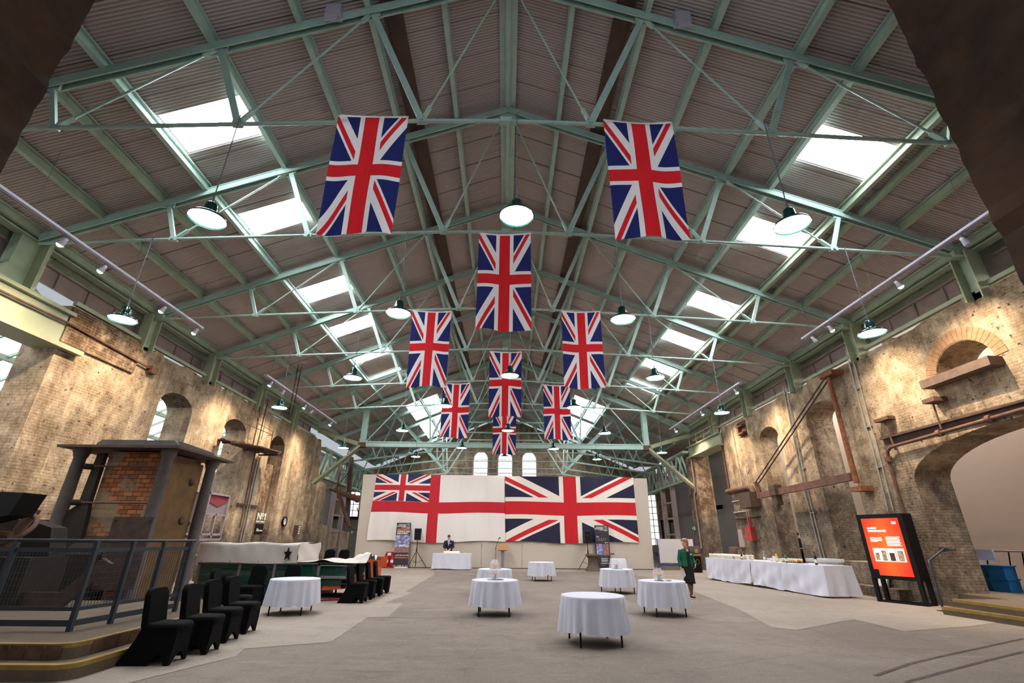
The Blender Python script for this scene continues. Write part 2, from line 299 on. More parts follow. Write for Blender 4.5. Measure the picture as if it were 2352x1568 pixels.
# ------------------------------------------------------------------ mesh building
class MB:
    def __init__(s): s.v = []; s.f = []; s.sm = []; s.uv = None; s.mi = []
    def add(s, vs, fs, smooth=False, mi=0):
        o = len(s.v); s.v += [tuple(p) for p in vs]
        for f in fs: s.f.append([i+o for i in f]); s.sm.append(smooth); s.mi.append(mi)
        return s
    def box(s, lo, hi, mi=0):
        x0, y0, z0 = lo; x1, y1, z1 = hi
        return s.add([(x0,y0,z0),(x1,y0,z0),(x1,y1,z0),(x0,y1,z0),(x0,y0,z1),(x1,y0,z1),(x1,y1,z1),(x0,y1,z1)],
                     [(3,2,1,0),(4,5,6,7),(0,1,5,4),(1,2,6,5),(2,3,7,6),(3,0,4,7)], False, mi)
    def cbox(s, c, sz, rz=0.0, mi=0):
        c = Vector(c); R_ = Matrix.Rotation(rz, 3, 'Z'); a, b, d = sz[0]/2, sz[1]/2, sz[2]/2
        vs = [c+R_@Vector(p) for p in [(-a,-b,-d),(a,-b,-d),(a,b,-d),(-a,b,-d),(-a,-b,d),(a,-b,d),(a,b,d),(-a,b,d)]]
        return s.add(vs, [(3,2,1,0),(4,5,6,7),(0,1,5,4),(1,2,6,5),(2,3,7,6),(3,0,4,7)], False, mi)
    def bar(s, p, q, w, h, up=(0, 0, 1)):
        p, q = Vector(p), Vector(q); d = (q-p).normalized(); u = Vector(up)
        if abs(d.dot(u)) > .98: u = Vector((0, 1, 0))
        sd = d.cross(u).normalized(); u = sd.cross(d); a, b = sd*w/2, u*h/2
        vs = [p-a-b, p+a-b, p+a+b, p-a+b, q-a-b, q+a-b, q+a+b, q-a+b]
        return s.add(vs, [(0,1,2,3),(7,6,5,4),(0,4,5,1),(1,5,6,2),(2,6,7,3),(3,7,4,0)])
    def tube(s, pts, r, n=8, closed=False, smooth=True, cap=True):
        pts = [Vector(p) for p in pts]; N = len(pts); rr = r if isinstance(r, (list, tuple)) else [r]*N
        t = []
        for i in range(N):
            a = pts[(i-1) % N] if (i > 0 or closed) else pts[i]; b = pts[(i+1) % N] if (i < N-1 or closed) else pts[i]
            t.append((b-a).normalized())
        u = Vector((0, 0, 1)) if abs(t[0].z) < .9 else Vector((1, 0, 0))
        vs = []
        for i in range(N):
            u = (u-t[i]*u.dot(t[i])).normalized(); w = t[i].cross(u)
            for k in range(n): a = 2*pi*k/n; vs.append(pts[i]+(u*cos(a)+w*sin(a))*rr[i])
        fs = []
        for i in range(N if closed else N-1):
            j = (i+1) % N
            for k in range(n): fs.append((i*n+k, i*n+(k+1) % n, j*n+(k+1) % n, j*n+k))
        s.add(vs, fs, smooth)
        if cap and not closed: s.add([vs[k] for k in range(n)], [tuple(range(n-1, -1, -1))]); s.add([vs[(N-1)*n+k] for k in range(n)], [tuple(range(n))])
        return s
    def lathe(s, prof, n=20, c=(0, 0, 0), smooth=True, cap=False):
        c = Vector(c); vs = []
        for r, z in prof:
            for k in range(n): a = 2*pi*k/n; vs.append(c+Vector((r*cos(a), r*sin(a), z)))
        fs = [(i*n+k, i*n+(k+1) % n, (i+1)*n+(k+1) % n, (i+1)*n+k) for i in range(len(prof)-1) for k in range(n)]
        s.add(vs, fs, smooth)
        if cap: s.add(vs[:n], [tuple(range(n-1, -1, -1))]); s.add(vs[-n:], [tuple(range(n))])
        return s
    def ball(s, c, r, nu=12, nv=8):
        c = Vector(c); r = r if isinstance(r, (tuple, list)) else (r, r, r); vs = []
        for j in range(nv+1):
            b = -pi/2+pi*j/nv
            for k in range(nu): a = 2*pi*k/nu; vs.append(c+Vector((r[0]*cos(b)*cos(a), r[1]*cos(b)*sin(a), r[2]*sin(b))))
        return s.add(vs, [(j*nu+k, j*nu+(k+1) % nu, (j+1)*nu+(k+1) % nu, (j+1)*nu+k) for j in range(nv) for k in range(nu)], True)
    def rings(s, rs, smooth=True, cap=True):
        """loft over rings of equal length"""
        n = len(rs[0]); vs = [p for r_ in rs for p in r_]
        s.add(vs, [(i*n+k, i*n+(k+1) % n, (i+1)*n+(k+1) % n, (i+1)*n+k) for i in range(len(rs)-1) for k in range(n)], smooth)
        if cap: s.add(rs[0], [tuple(range(n-1, -1, -1))]); s.add(rs[-1], [tuple(range(n))])
        return s
    def ell(s, levels, n=20, sq=1.0, smooth=True, cap=True):
        """levels: (cx,cy,z,rx,ry)"""
        rs = []
        for cx, cy, z, rx, ry in levels:
            rg = []
            for k in range(n):
                a = 2*pi*k/n; ca, sa = cos(a), sin(a)
                rg.append(Vector((cx+rx*math.copysign(abs(ca)**sq, ca), cy+ry*math.copysign(abs(sa)**sq, sa), z)))
            rs.append(rg)
        return s.rings(rs, smooth, cap)
    def grid(s, nu, nv, fn, smooth=True, uvfn=None):
        o = len(s.f); vs = [fn(i/nu, j/nv) for j in range(nv+1) for i in range(nu+1)]
        s.add(vs, [(j*(nu+1)+i, j*(nu+1)+i+1, (j+1)*(nu+1)+i+1, (j+1)*(nu+1)+i) for j in range(nv) for i in range(nu)], smooth)
        if uvfn:
            s.uv = s.uv or {}
            for j in range(nv):
                for i in range(nu):
                    s.uv[o+j*nu+i] = [uvfn(i/nu, j/nv), uvfn((i+1)/nu, j/nv), uvfn((i+1)/nu, (j+1)/nv), uvfn(i/nu, (j+1)/nv)]
        return s
    def prism(s, poly, fn, a, b, smooth=False):
        """poly: 2D outline, fn(p, t) -> 3D for depth t"""
        n = len(poly); vs = [fn(p, a) for p in poly]+[fn(p, b) for p in poly]
        s.add(vs, [tuple(range(n-1, -1, -1)), tuple(range(n, 2*n))]+[(k, (k+1) % n, n+(k+1) % n, n+k) for k in range(n)], smooth)
        return s
    def wall(s, outer, holes, fn, a, b):
        """flat slab with holes: fn((u,v), t) -> 3D"""
        loops = [outer]+holes
        tri = tessellate_polygon([[Vector((p[0], p[1], 0)) for p in l] for l in loops]); flat = [p for l in loops for p in l]
        s.add([fn(p, a) for p in flat], [tuple(t) for t in tri]); s.add([fn(p, b) for p in flat], [tuple(reversed(t)) for t in tri])
        for l in loops:
            n = len(l); s.add([fn(p, a) for p in l]+[fn(p, b) for p in l], [(k, (k+1) % n, n+(k+1) % n, n+k) for k in range(n)])
        return s
    def xf(s, mat):
        s.v = [tuple(mat @ Vector(p)) for p in s.v]; return s
    def mesh(s, name, mats):
        me = bpy.data.meshes.new(name); me.from_pydata(s.v, [], s.f)
        me.polygons.foreach_set('use_smooth', s.sm)
        if any(s.mi): me.polygons.foreach_set('material_index', s.mi)
        for m_ in (mats if isinstance(mats, (list, tuple)) else [mats]): me.materials.append(m_)
        if s.uv:
            ul = me.uv_layers.new(name='UVMap')
            for pi_, uvs in s.uv.items():
                for li, q in zip(me.polygons[pi_].loop_indices, uvs): ul.data[li].uv = q
        bm = bmesh.new(); bm.from_mesh(me); bmesh.ops.recalc_face_normals(bm, faces=bm.faces); bm.to_mesh(me); bm.free()
        return me
    def build(s, name, mat, parent=None, label=None, loc=None, rz=0.0):
        o = bpy.data.objects.new(name, s.mesh(name, mat)); COL.objects.link(o)
        if parent: o.parent = parent
        if loc is not None: o.location = loc
        if rz: o.rotation_euler = (0, 0, rz)
        if label: o['label'] = label
        return o
def tag(o, label, cat, group=None):
    o['label'] = label; o['category'] = cat
    if group: o['group'] = group
    return o
def struct(o, label=None):
    o['kind'] = 'structure'
    if label: o['label'] = label
    return o
def thing(name, label, cat, loc=(0, 0, 0), rz=0.0, group=None):
    o = bpy.data.objects.new(name, None); COL.objects.link(o); o.location = loc; o.rotation_euler = (0, 0, rz); o.empty_display_size = .1
    return tag(o, label, cat, group)
def dup(root, loc=None, rz=None, label=None, group=None):
    def cp(o, par):
        c = o.copy(); COL.objects.link(c)
        if par: c.parent = par
        for ch in list(o.children): cp(ch, c)
        return c
    r = cp(root, None)
    if loc is not None: r.location = loc
    if rz is not None: r.rotation_euler = (0, 0, rz)
    if label: r['label'] = label
    if group: r['group'] = group
    return r
def text_mesh(txt, size, mat, name, parent, mtx, align='LEFT', ext=.002, bold=0.0, sx=1.0, label=None):
    cu = bpy.data.curves.new('t', 'FONT'); cu.body = txt; cu.size = size; cu.extrude = ext; cu.align_x = align; cu.offset = bold; cu.resolution_u = 2
    o = bpy.data.objects.new('t', cu); COL.objects.link(o); dg = bpy.context.evaluated_depsgraph_get()
    me = bpy.data.meshes.new_from_object(o.evaluated_get(dg)); bpy.data.objects.remove(o); bpy.data.curves.remove(cu)
    me.transform(mtx @ Matrix.Diagonal((sx, 1, 1, 1))); me.materials.clear(); me.materials.append(mat)
    r = bpy.data.objects.new(name, me); COL.objects.link(r); r.parent = parent
    if label: r['label'] = label
    return r
def frame(origin, right, up):
    right, up = Vector(right).normalized(), Vector(up).normalized(); nrm = right.cross(up)
    m_ = Matrix((right, up, nrm)).transposed().to_4x4(); m_.translation = Vector(origin); return m_
def arc(c, rx, rz, a0, a1, n):
    return [(c[0]+rx*cos(a0+(a1-a0)*k/n), c[1]+rz*sin(a0+(a1-a0)*k/n)) for k in range(n+1)]

# ------------------------------------------------------------------ roof geometry
SL = -0.0109
Y0, Y1 = 1.2, 49.0
def zc(x, y): return 13.9-.405*abs(x-HC)+SL*(y-15)          # top of truss rafters
def zr(x, y): return zc(x, y)+.34                            # roof sheet
XE = 13.3
TY = [6.976, 10.628, 15.15, 18.976, 23.245, 27.443]
# skylights (x0,x1,y0,y1)
SKY = [(-8.48, -6.58, a, b) for a, b in [(8.33, 9.5), (12.0, 13.13), (16.66, 17.84), (20.25, 21.42), (23.92, 25.08), (27.58, 28.45)]] + \
      [(7.62, 9.42, a, b) for a, b in [(8.46, 9.57), (12.0, 13.15), (16.72, 17.88), (20.35, 21.52), (24.05, 25.23), (27.61, 28.65)]] + \
      [(-7.72, -5.35, 34.6, 39.3), (-7.72, -5.35, 40.6, 46.6), (5.2, 7.55, 34.4, 39.3), (5.2, 7.55, 40.6, 46.2)]
def build_roof():
    step = .076/4
    for side in (-1, 1):
        mb = MB(); ny = int((Y1-Y0)/step); vid = {}
        def V(x, j):
            k = (round(x, 3), j)
            if k not in vid:
                y = Y0+j*step; vid[k] = len(mb.v); mb.v.append((x, y, zr(x, y)+.013*sin(2*pi*j/4)))
            return vid[k]
        for j in range(ny):
            y = Y0+(j+.5)*step; xs = [HC, HC+side*13.4]
            cuts = sorted([abs(q-HC) for s_ in SKY if s_[0]*side > 0 and s_[2] < y < s_[3] for q in s_[:2]])
            seg = [0]+cuts+[13.4]
            for k in range(0, len(seg), 2):
                a, b = HC+side*seg[k], HC+side*seg[k+1]
                mb.f.append([V(a, j), V(b, j), V(b, j+1), V(a, j+1)]); mb.sm.append(True); mb.mi.append(0)
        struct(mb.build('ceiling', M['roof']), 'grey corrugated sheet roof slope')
    for i, (x0, x1, y0, y1) in enumerate(SKY):
        mb = MB(); nx, ny = (1, 1)
        mb.grid(1, 1, lambda u, v: (x0+(x1-x0)*u, y0+(y1-y0)*v, zr(x0+(x1-x0)*u, y0+(y1-y0)*v)+.03), False)
        o = struct(mb.build('window_%d' % (i+1), M['sky'] if y0 < 30 else M['skyrear']), 'bright translucent rooflight sheet')
        if y0 > 30:
            fm = MB(); xm = (x0+x1)/2
            for x in (x0, xm, x1): fm.bar((x, y0, zr(x, y0)-.02), (x, y1, zr(x, y1)-.02), .05, .06)
            for k in range(4):
                y = y0+(y1-y0)*k/3; fm.bar((x0, y, zr(x0, y)-.02), (x1, y, zr(x1, y)-.02), .05, .06)
            fm.build('frame', M['green_dull'], o)
build_roof()

# purlins along the hall
PXL = [0, 1.55, 3.2, 4.65, 6.42, 8.47, 9.55, 11.0, 12.5]; PXR = [0, 1.55, 3.2, 4.65, 6.42, 7.6, 9.52, 10.95, 12.5]
PN = ['just below the ridge', 'second down from the ridge', 'third down beside the dark timber', 'fourth down, above the rooflights', 'fifth down, mid slope', 'sixth down', 'seventh down, low on the slope', 'lowest, at the eave']
for side in (-1, 1):
    for i, x in enumerate(PXL if side < 0 else PXR):
        if x == 0 and side < 0: continue
        X = HC+side*x; mb = MB()
        if x == 0:
            for dx in (-.15, .15): mb.bar((X+dx, Y0, zr(dx, Y0)-.13), (X+dx, Y1, zr(dx, Y1)-.13), .17, .04); mb.bar((X+dx*1.5, Y0, zr(dx, Y0)-.06), (X+dx*1.5, Y1, zr(dx, Y1)-.06), .03, .18)
            mb.bar((X, Y0, zr(0, Y0)-.2), (X, Y1, zr(0, Y1)-.2), .13, .14)
        else:
            yy = Y1
            mb.bar((X, Y0, zr(X, Y0)-.06), (X, yy, zr(X, yy)-.06), .17, .04); mb.bar((X, Y0, zr(X, Y0)-.17), (X, yy, zr(X, yy)-.17), .05, .2); mb.bar((X, Y0, zr(X, Y0)-.27), (X, yy, zr(X, yy)-.27), .13, .03)
            if side > 0 and abs(x-9.52) < .01: mb.bar((X+.42, Y0, zr(X+.4, Y0)-.15), (X+.42, 31.4, zr(X+.4, 31.4)-.15), .12, .2)
        lab = 'green steel ridge beam running the length of the roof' if x == 0 else 'green steel purlin on the %s roof slope, %s' % ('left' if side < 0 else 'right', PN[i-1])
        o = mb.build('ridge_beam' if x == 0 else 'roof_purlin', M['green'] if x < 9 else M['green_dull']); tag(o, lab, 'roof beam')
    X = HC+side*2.72; mb = MB(); mb.bar((X, Y0, zr(X, Y0)-.09), (X, 31.5, zr(X, 31.5)-.09), .4, .06, (side*.4, 0, 1)); mb.bar((X+side*.2, Y0, zr(X, Y0)-.2), (X+side*.2, 31.5, zr(X, 31.5)-.2), .05, .2)
    tag(mb.build('timber_plank', M['timber']), 'dark brown timber plank under the %s roof slope beside the ridge bay' % ('left' if side < 0 else 'right'), 'timber plank')

# trusses
A, C_, E_ = (1.707, 9.292), (5.365, 9.115), (8.944, 8.928)
tA, tC, tE = 3.108, 6.278, 9.409
def make_truss():
    t = thing('roof_truss', 'x', 'roof truss', (HC, 0, 0))
    z = lambda x: 13.9-.405*abs(x)
    for s in (-1, 1):
        mb = MB(); p, q = Vector((0, 0, 13.88)), Vector((s*12.45, 0, z(12.45)))
        mb.bar(p+Vector((0, -.07, 0)), q+Vector((0, -.07, 0)), .03, .2); mb.bar(p+Vector((0, .07, 0)), q+Vector((0, .07, 0)), .03, .2); mb.bar(p+Vector((0, 0, .09)), q+Vector((0, 0, .09)), .2, .03)
        mb.build('rafter', M['green'], t)
        for (tx, (nx, nz)) in ((tA, A), (tC, C_), (tE, E_)):
            mb = MB(); mb.bar((s*tx, 0, z(tx)), (s*nx, 0, nz), .10 if tx > 9 else .13, .07, (0, 1, 0)); mb.build('strut', M['green'], t)
        for (a, b, az, bz) in ((.12, A[0], 13.7, A[1]), (tA, C_[0], z(tA), C_[1]), (tC, E_[0], z(tC), E_[1])):
            mb = MB(); p, q = Vector((s*a, 0, az)), Vector((s*b, 0, bz)); mb.tube([p, q], .024, 6)
            d = (q-p).normalized(); mb.bar(q-d*.42, q-d*.1, .05, .1, (0, 1, 0)); mb.bar(p+d*.1, p+d*.4, .05, .09, (0, 1, 0)); mb.build('diagonal_rod', M['green'], t)
    mb = MB(); pts = [(-12.45, 0, 8.72), (-E_[0], 0, E_[1]), (-C_[0], 0, C_[1]), (-A[0], 0, A[1]), (0, 0, 9.33), (A[0], 0, A[1]), (C_[0], 0, C_[1]), (E_[0], 0, E_[1]), (12.45, 0, 8.72)]
    mb.tube(pts, .042, 8); mb.box((-.12, -.06, 9.27), (.12, .06, 9.39)); mb.build('tie_rod', M['green'], t)
    mb = MB()
    for s in (-1, 1):
        for nx, nz in (A, C_, E_): MB().cbox((s*nx, 0, nz), (.2, .09, .12)).tube([(s*nx, -.07, nz), (s*nx, .07, nz)], .04, 8).build('joint_plate', M['green'], t)
        for x in (tA, tC, tE): MB().cbox((s*x, 0, z(x)-.02), (.34, .05, .2)).build('joint_plate', M['green'], t)
    MB().cbox((0, 0, 13.66), (.5, .05, .4)).build('joint_plate', M['green'], t)
    return t
tr0 = make_truss(); ordn = ['nearest the camera, carrying two flags', 'second along the hall, carrying one flag', 'third along the hall, carrying two flags', 'fourth along the hall, carrying one flag', 'fifth along the hall, carrying two flags', 'sixth along the hall, just before the portal frame']
for i, y in enumerate(TY):
    t = tr0 if i == 0 else dup(tr0)
    t.location = (HC, y, SL*(y-15)); t['label'] = 'pale green steel roof truss, '+ordn[i]; t['group'] = 'green roof trusses over the hall'
# portal frame at the end of the tall bay
def portal():
    Y = 31.5; dz = SL*(Y-15); t = thing('portal_frame', 'heavy pale green portal truss with thick cross beam and splayed braces', 'roof truss', (HC, Y, dz))
    z = lambda x: 13.9-.405*abs(x)
    for s in (-1, 1):
        mb = MB(); mb.bar((0, 0, 13.9), (s*12.6, 0, z(12.6)), .16, .34); mb.bar((0, .3, 13.9), (s*12.6, .3, z(12.6)), .16, .3); mb.build('rafter', M['green'], t)
        mb = MB(); mb.bar((s*9.5, -.12, 7.5), (s*9.5, -.12, z(9.5)), .34, .08, (0, 1, 0)); mb.bar((s*9.5, .12, 7.5), (s*9.5, .12, z(9.5)), .34, .08, (0, 1, 0)); mb.bar((s*9.5, 0, 7.5), (s*9.5, 0, z(9.5)), .1, .2, (0, 1, 0)); mb.build('post', M['green'], t)
        mb = MB(); mb.bar((s*9.5, 0, 7.5), (s*12.55, 0, 8.42), .22, .24); mb.build('outer_beam', M['green_pale'], t)
        for dy in (-.18, .18):
            mb = MB(); mb.bar((s*9.6, dy, 7.45), (s*12.35, dy, 5.0), .16, .14); mb.build('brace', M['green_pale'], t)
        mb = MB(); mb.bar((s*3.1, 0, z(3.1)), (s*5.1, 0, 7.6), .14, .1, (0, 1, 0)); mb.bar((s*tC, 0, z(tC)), (s*9.4, 0, 7.6), .06, .06, (0, 1, 0)); mb.bar((s*.1, 0, 13.6), (s*3.3, 0, 7.6), .06, .06, (0, 1, 0)); mb.build('web_member', M['green'], t)
        mb = MB(); mb.cbox((s*9.5, 0, 7.5), (.5, .4, .3)); mb.build('joint_plate', M['rust'], t, 'rust-stained joint plate')
    mb = MB(); mb.bar((-9.6, 0, 7.53), (9.6, 0, 7.53), .3, .28); mb.bar((-9.6, -.16, 7.7), (9.6, -.16, 7.7), .06, .06); mb.build('cross_beam', M['green'], t)
portal()
# lower trusses of the bay behind
def make_rear():
    t = thing('rear_truss', 'x', 'roof truss', (HC, 0, 0)); z = lambda x: 13.9-.405*abs(x); N = (5.6, 7.85)
    for s in (-1, 1):
        mb = MB(); mb.bar((0, 0, 13.88), (s*12.9, 0, z(12.9)), .14, .22); mb.build('rafter', M['green'], t)
        mb = MB(); mb.bar((s*8.4, 0, z(8.4)), (s*N[0], 0, N[1]), .16, .12, (0, 1, 0)); mb.build('strut', M['green'], t)
        mb = MB(); mb.bar((s*N[0], 0, N[1]), (s*2.6, 0, z(2.6)), .12, .1, (0, 1, 0)); mb.bar((s*N[0], 0, N[1]), (s*5.9, 0, z(5.9)), .1, .08, (0, 1, 0)); mb.build('diagonal', M['green'], t)
        mb = MB(); mb.bar((s*N[0], 0, N[1]), (s*12.8, 0, 6.9), .12, .12); mb.build('lower_chord', M['green'], t)
        mb = MB()
        for a, b in ((8.4, 9.6), (10.6, 9.6), (10.6, 11.6)): zl = N[1]-(b-N[0])*.132; mb.bar((s*a, 0, z(a)), (s*b, 0, zl), .07, .07, (0, 1, 0))
        mb.build('web_member', M['green'], t)
    mb = MB(); mb.tube([(-N[0], 0, N[1]), (N[0], 0, N[1])], .03, 6); mb.bar((-3.6, 0, 11.1), (3.6, 0, 11.1), .1, .12); mb.build('tie_rod', M['green'], t)
    return t
rt0 = make_rear()
for i, y in enumerate((35.5, 39.5, 43.5, 46.8)):
    t = rt0 if i == 0 else dup(rt0)
    t.location = (HC, y, SL*(y-15)); t['label'] = 'green lattice truss with low V struts, '+['first behind the portal frame', 'second behind the portal frame', 'third behind the portal frame', 'closest to the arched gable windows'][i]; t['group'] = 'lattice trusses over the rear bay'

# ------------------------------------------------------------------ shell
XL, XR = -12.6, 12.4
def jag(y0, y1, z, step, amp):
    out = []; y = y0; s = 1 if y1 > y0 else -1; rnd = random.Random(int(y0*100)+5)
    while (y1-y)*s > step:
        h = z+round(rnd.uniform(-amp, amp*.4)/.079)*.079; out += [(y, h), (y+s*step*.98, h)]; y += s*step*rnd.choice([1, 1, 2])
    out.append((y1, z)); return out
fx = lambda X, d: (lambda p, t: (X+d*t, p[0], p[1]))
# right wall
arch_big = [(14.5, 0.0)]+arc((11.0, 3.36), 3.5, 1.08, 0, pi, 24)+[(7.5, 0.0)]
half_win = [(12.6, 5.95)]+arc((11.75, 5.95), .85, .78, 0, pi, 14)[1:]
tall1 = [(18.9, 1.0)]+arc((17.92, 6.2), .98, .56, 0, pi, 14)+[(16.94, 1.0)]
tall2 = [(22.8, .335)]+arc((21.95, 6.05), .85, .6, 0, pi, 14)+[(21.1, .335)]
outer = [(4.4, 0), (26.75, 0)]+[(26.75, 2.5), (26.68, 2.6), (26.7, 5.0), (26.75, 7.7)]+jag(26.7, 4.4, 7.72, .42, .12)
outer2 = [(26.75, 0), (26.75, 2.5), (26.68, 2.6), (26.7, 5.0), (26.75, 7.7)]+jag(26.7, 4.4, 7.72, .42, .12)+[(4.4, 0), (7.5, 0)]+arc((11.0, 3.36), 3.5, 1.08, pi, 0, 24)+[(14.5, 0)]
wr = MB().wall(outer2, [half_win, tall1, tall2], fx(XR, 1), 0, .88).build('wall_right', M['wallX']); struct(wr, 'old brick and plaster wall with tall arched openings')
o3 = [(20.2, 0), (20.2, 7.3), (4.4, 7.3), (4.4, 0), (7.5, 0)]+arc((11.0, 3.36), 3.5, 1.08, pi, 0, 24)+[(14.5, 0)]
struct(MB().wall(o3, [half_win, tall1], fx(XR, 1), .88, 1.1).build('wall_right_inner', M['wallX']), 'inner thickness of the old brick wall')
# left wall with near end face, two open arches, one blind arch
a1 = [(18.5, .9)]+arc((17.55, 6.1), .95, .55, 0, pi, 14)+[(16.6, .9)]
a2 = [(22.75, .9)]+arc((21.8, 6.1), .95, .57, 0, pi, 14)+[(20.85, .9)]
a3 = [(27.0, 1.2)]+arc((26.15, 6.15), .85, .62, 0, pi, 14)+[(25.3, 1.2)]
outl = [(12.25, 0), (34.4, 0), (34.4, 5.1), (33.6, 5.3), (32.9, 5.5), (32.5, 5.9), (32.4, 7.0), (32.1, 7.7)]+jag(32.1, 12.25, 7.74, .42, .12)+[(12.25, 6.65)]
wl = MB().wall(outl, [a1, a2, a3], fx(XL, -1), 0, 1.0).build('wall_left', M['wallXl']); struct(wl, 'old plastered brick wall with three arches')
mb = MB().box((XL-.6, 25.2, 1.0), (XL-.35, 27.1, 5.3)); mb.box((XL-1.0, 25.2, 5.3), (XL-.7, 27.1, 7.0)); struct(mb.build('wall_left_infill', M['brickX']), 'brick infill of the blind arch')
mb = MB().prism([(34.4, 0), (41.0, 0), (41.0, 2.05), (38, 2.2), (35.0, 2.45), (34.4, 2.6)], fx(XL, -1), 0, .8); struct(mb.build('wall_left_low', M['plasterX']), 'low broken stub of plastered wall')
# brick upper course over the near part of the left wall
mb = MB().prism([(12.22, 6.62), (15.0, 6.62), (15.0, 7.72), (12.22, 7.68)], fx(XL, 1), 0, .07); struct(mb.build('trim_1', M['brickX']), 'band of bare brick along the wall top')
# right pier and its return
mb = MB().wall([(31.0, 0), (32.5, 0), (32.5, 6.7), (32.0, 6.9), (31.0, 6.75)], [], fx(12.28, 1), 0, 1.0); struct(mb.build('wall_pier', M['brickX']), 'bare brick pier carrying the crane girder')
# gable and far end wall
def gwin(cx): return [(cx+.72, 7.0)]+arc((cx, 9.2), .72, .78, 0, pi, 14)+[(cx-.72, 7.0)]
gw = [-2.6, HC, 2.38]; Yg = 49.0
gout = [(-21, 0), (21, 0), (21, 7.0), (12.9, 8.3)]+[(HC, zr(0, Yg)-.1)]+[(-12.9, 8.3), (-21, 7.0)]
side_win = [[(-15.7, 1.2), (-14.5, 1.2), (-14.5, 5.9), (-15.7, 5.9)], [(14.2, 1.2), (15.1, 1.2), (15.1, 5.9), (14.2, 5.9)]]
wb = MB().wall(gout, [gwin(c) for c in gw]+side_win, lambda p, t: (p[0], Yg+t, p[1]), 0, .6).build('wall_back', M['wallY']); struct(wb, 'stained brick gable wall with arched windows')
k = 17
for cx in gw:
    pane = [(cx-.72, 7.0), (cx+.72, 7.0)]+arc((cx, 9.2), .72, .78, 0, pi, 14)
    o = struct(MB().prism(pane, lambda p, t: (p[0], Yg+t, p[1]), .3, .34).build('window_%d' % k, M['pane']), 'arched gable window'); k += 1
    fm = MB()
    for z in (7.9, 9.2): fm.box((cx-.72, Yg+.22, z-.02), (cx+.72, Yg+.28, z+.02))
    for x in (-.36, 0, .36): fm.box((cx+x-.008, Yg+.24, 7), (cx+x+.008, Yg+.27, 9.3))
    pts = [(cx-.76, Yg-.02, 7.0)]+[(p[0], Yg-.02, p[1]) for p in reversed(arc((cx, 9.2), .77, .83, 0, pi, 14))]+[(cx+.76, Yg-.02, 7.0)]
    fm.tube(pts, .07, 6); fm.build('frame', M['beige'], o)
for w_ in side_win:
    (x0, z0), (x1, z1) = w_[0], w_[2]
    o = struct(MB().box((x0, Yg+.3, z0), (x1, Yg+.34, z1)).build('window_%d' % k, M['pane']), 'tall white window in the end wall'); k += 1
    fm = MB()
    for j in range(9): z = z0+(z1-z0)*j/8; fm.box((x0, Yg+.2, z-.03), (x1, Yg+.27, z+.03))
    for j in range(3): x = x0+(x1-x0)*j/2; fm.box((x-.03, Yg+.2, z0), (x+.03, Yg+.27, z1))
    fm.build('frame', M['greypanel'], o)
# aisles: right beige wall and lid, left beige wall with sloping glazing
struct(MB().box((17.0, 3, 0), (17.2, Yg, 8.6)).build('wall_right_outer', M['beige']), 'smooth beige outer wall seen through the openings')
struct(MB().box((-18.6, 3, 0), (-18.4, Yg, 5.4)).build('wall_left_outer', M['beige']), 'smooth beige outer wall of the side aisle')
mb = MB(); mb.grid(1, 1, lambda u, v: (-18.4+4.9*u, 3+30*v, 5.4+2.2*u), False); o = struct(mb.build('window_%d' % k, M['pane_dim']), 'sloping glazed roof of the side aisle'); k += 1
fm = MB()
for j in range(31): y = 3+j*.97; fm.bar((-18.4, y, 5.33), (-13.5, y, 7.53), .05, .1)
for u in (.0, .3, .6, .95): fm.bar((-18.4+4.9*u, 3, 5.3+2.2*u), (-18.4+4.9*u, 49, 5.3+2.2*u), .12, .16)
fm.build('frame', M['green_dull'], o)
mb = MB(); mb.grid(1, 1, lambda u, v: (13.3+3.9*u, 3+46*v, 8.62-.02*u), False); struct(mb.build('ceiling_aisle', M['greypanel']), 'aisle lid')
mb = MB(); mb.box((14.6, 3, 8.3), (16.6, 32, 8.5)); o = struct(mb.build('window_%d' % k, M['strip']), 'added glowing strip over the aisle'); k += 1  # unseen glowing strip added to brighten the beige wall behind the openings
# grey cladding in the rear side bays, dark doorway
struct(MB().box((17.0-.1, 33, 0), (17.0, Yg, 8.9)).build('wall_right_cladding', M['greypanel']), 'grey cladding of the rear side bay')
struct(MB().box((-17.2, 33.5, 0), (-17.1, Yg, 8.9)).build('wall_left_cladding', M['greypanel']), 'grey cladding of the rear side bay')
dr = MB().box((15.2, 48.6, 0), (16.85, 48.9, 3.45)); dr = dr.build('door_1', M['doorgrey']); struct(dr, 'olive grey doors in the end wall')
fm = MB(); fm.box((15.1, 48.45, 3.3), (16.9, 48.62, 3.5)); fm.box((15.1, 48.45, 0), (15.3, 48.62, 3.4)); fm.box((16.0, 48.5, 0), (16.06, 48.62, 3.4)); fm.build('frame', M['black'], dr)
dr = MB().box((-17.0, 48.6, 0), (-14.0, 48.9, 3.5)); dr = dr.build('door_2', M['doorgrey']); struct(dr, 'dim grey doors in the end wall'); fm = MB(); fm.box((-17.1, 48.45, 3.3), (-13.9, 48.62, 3.55)); fm.build('frame', M['black'], dr)
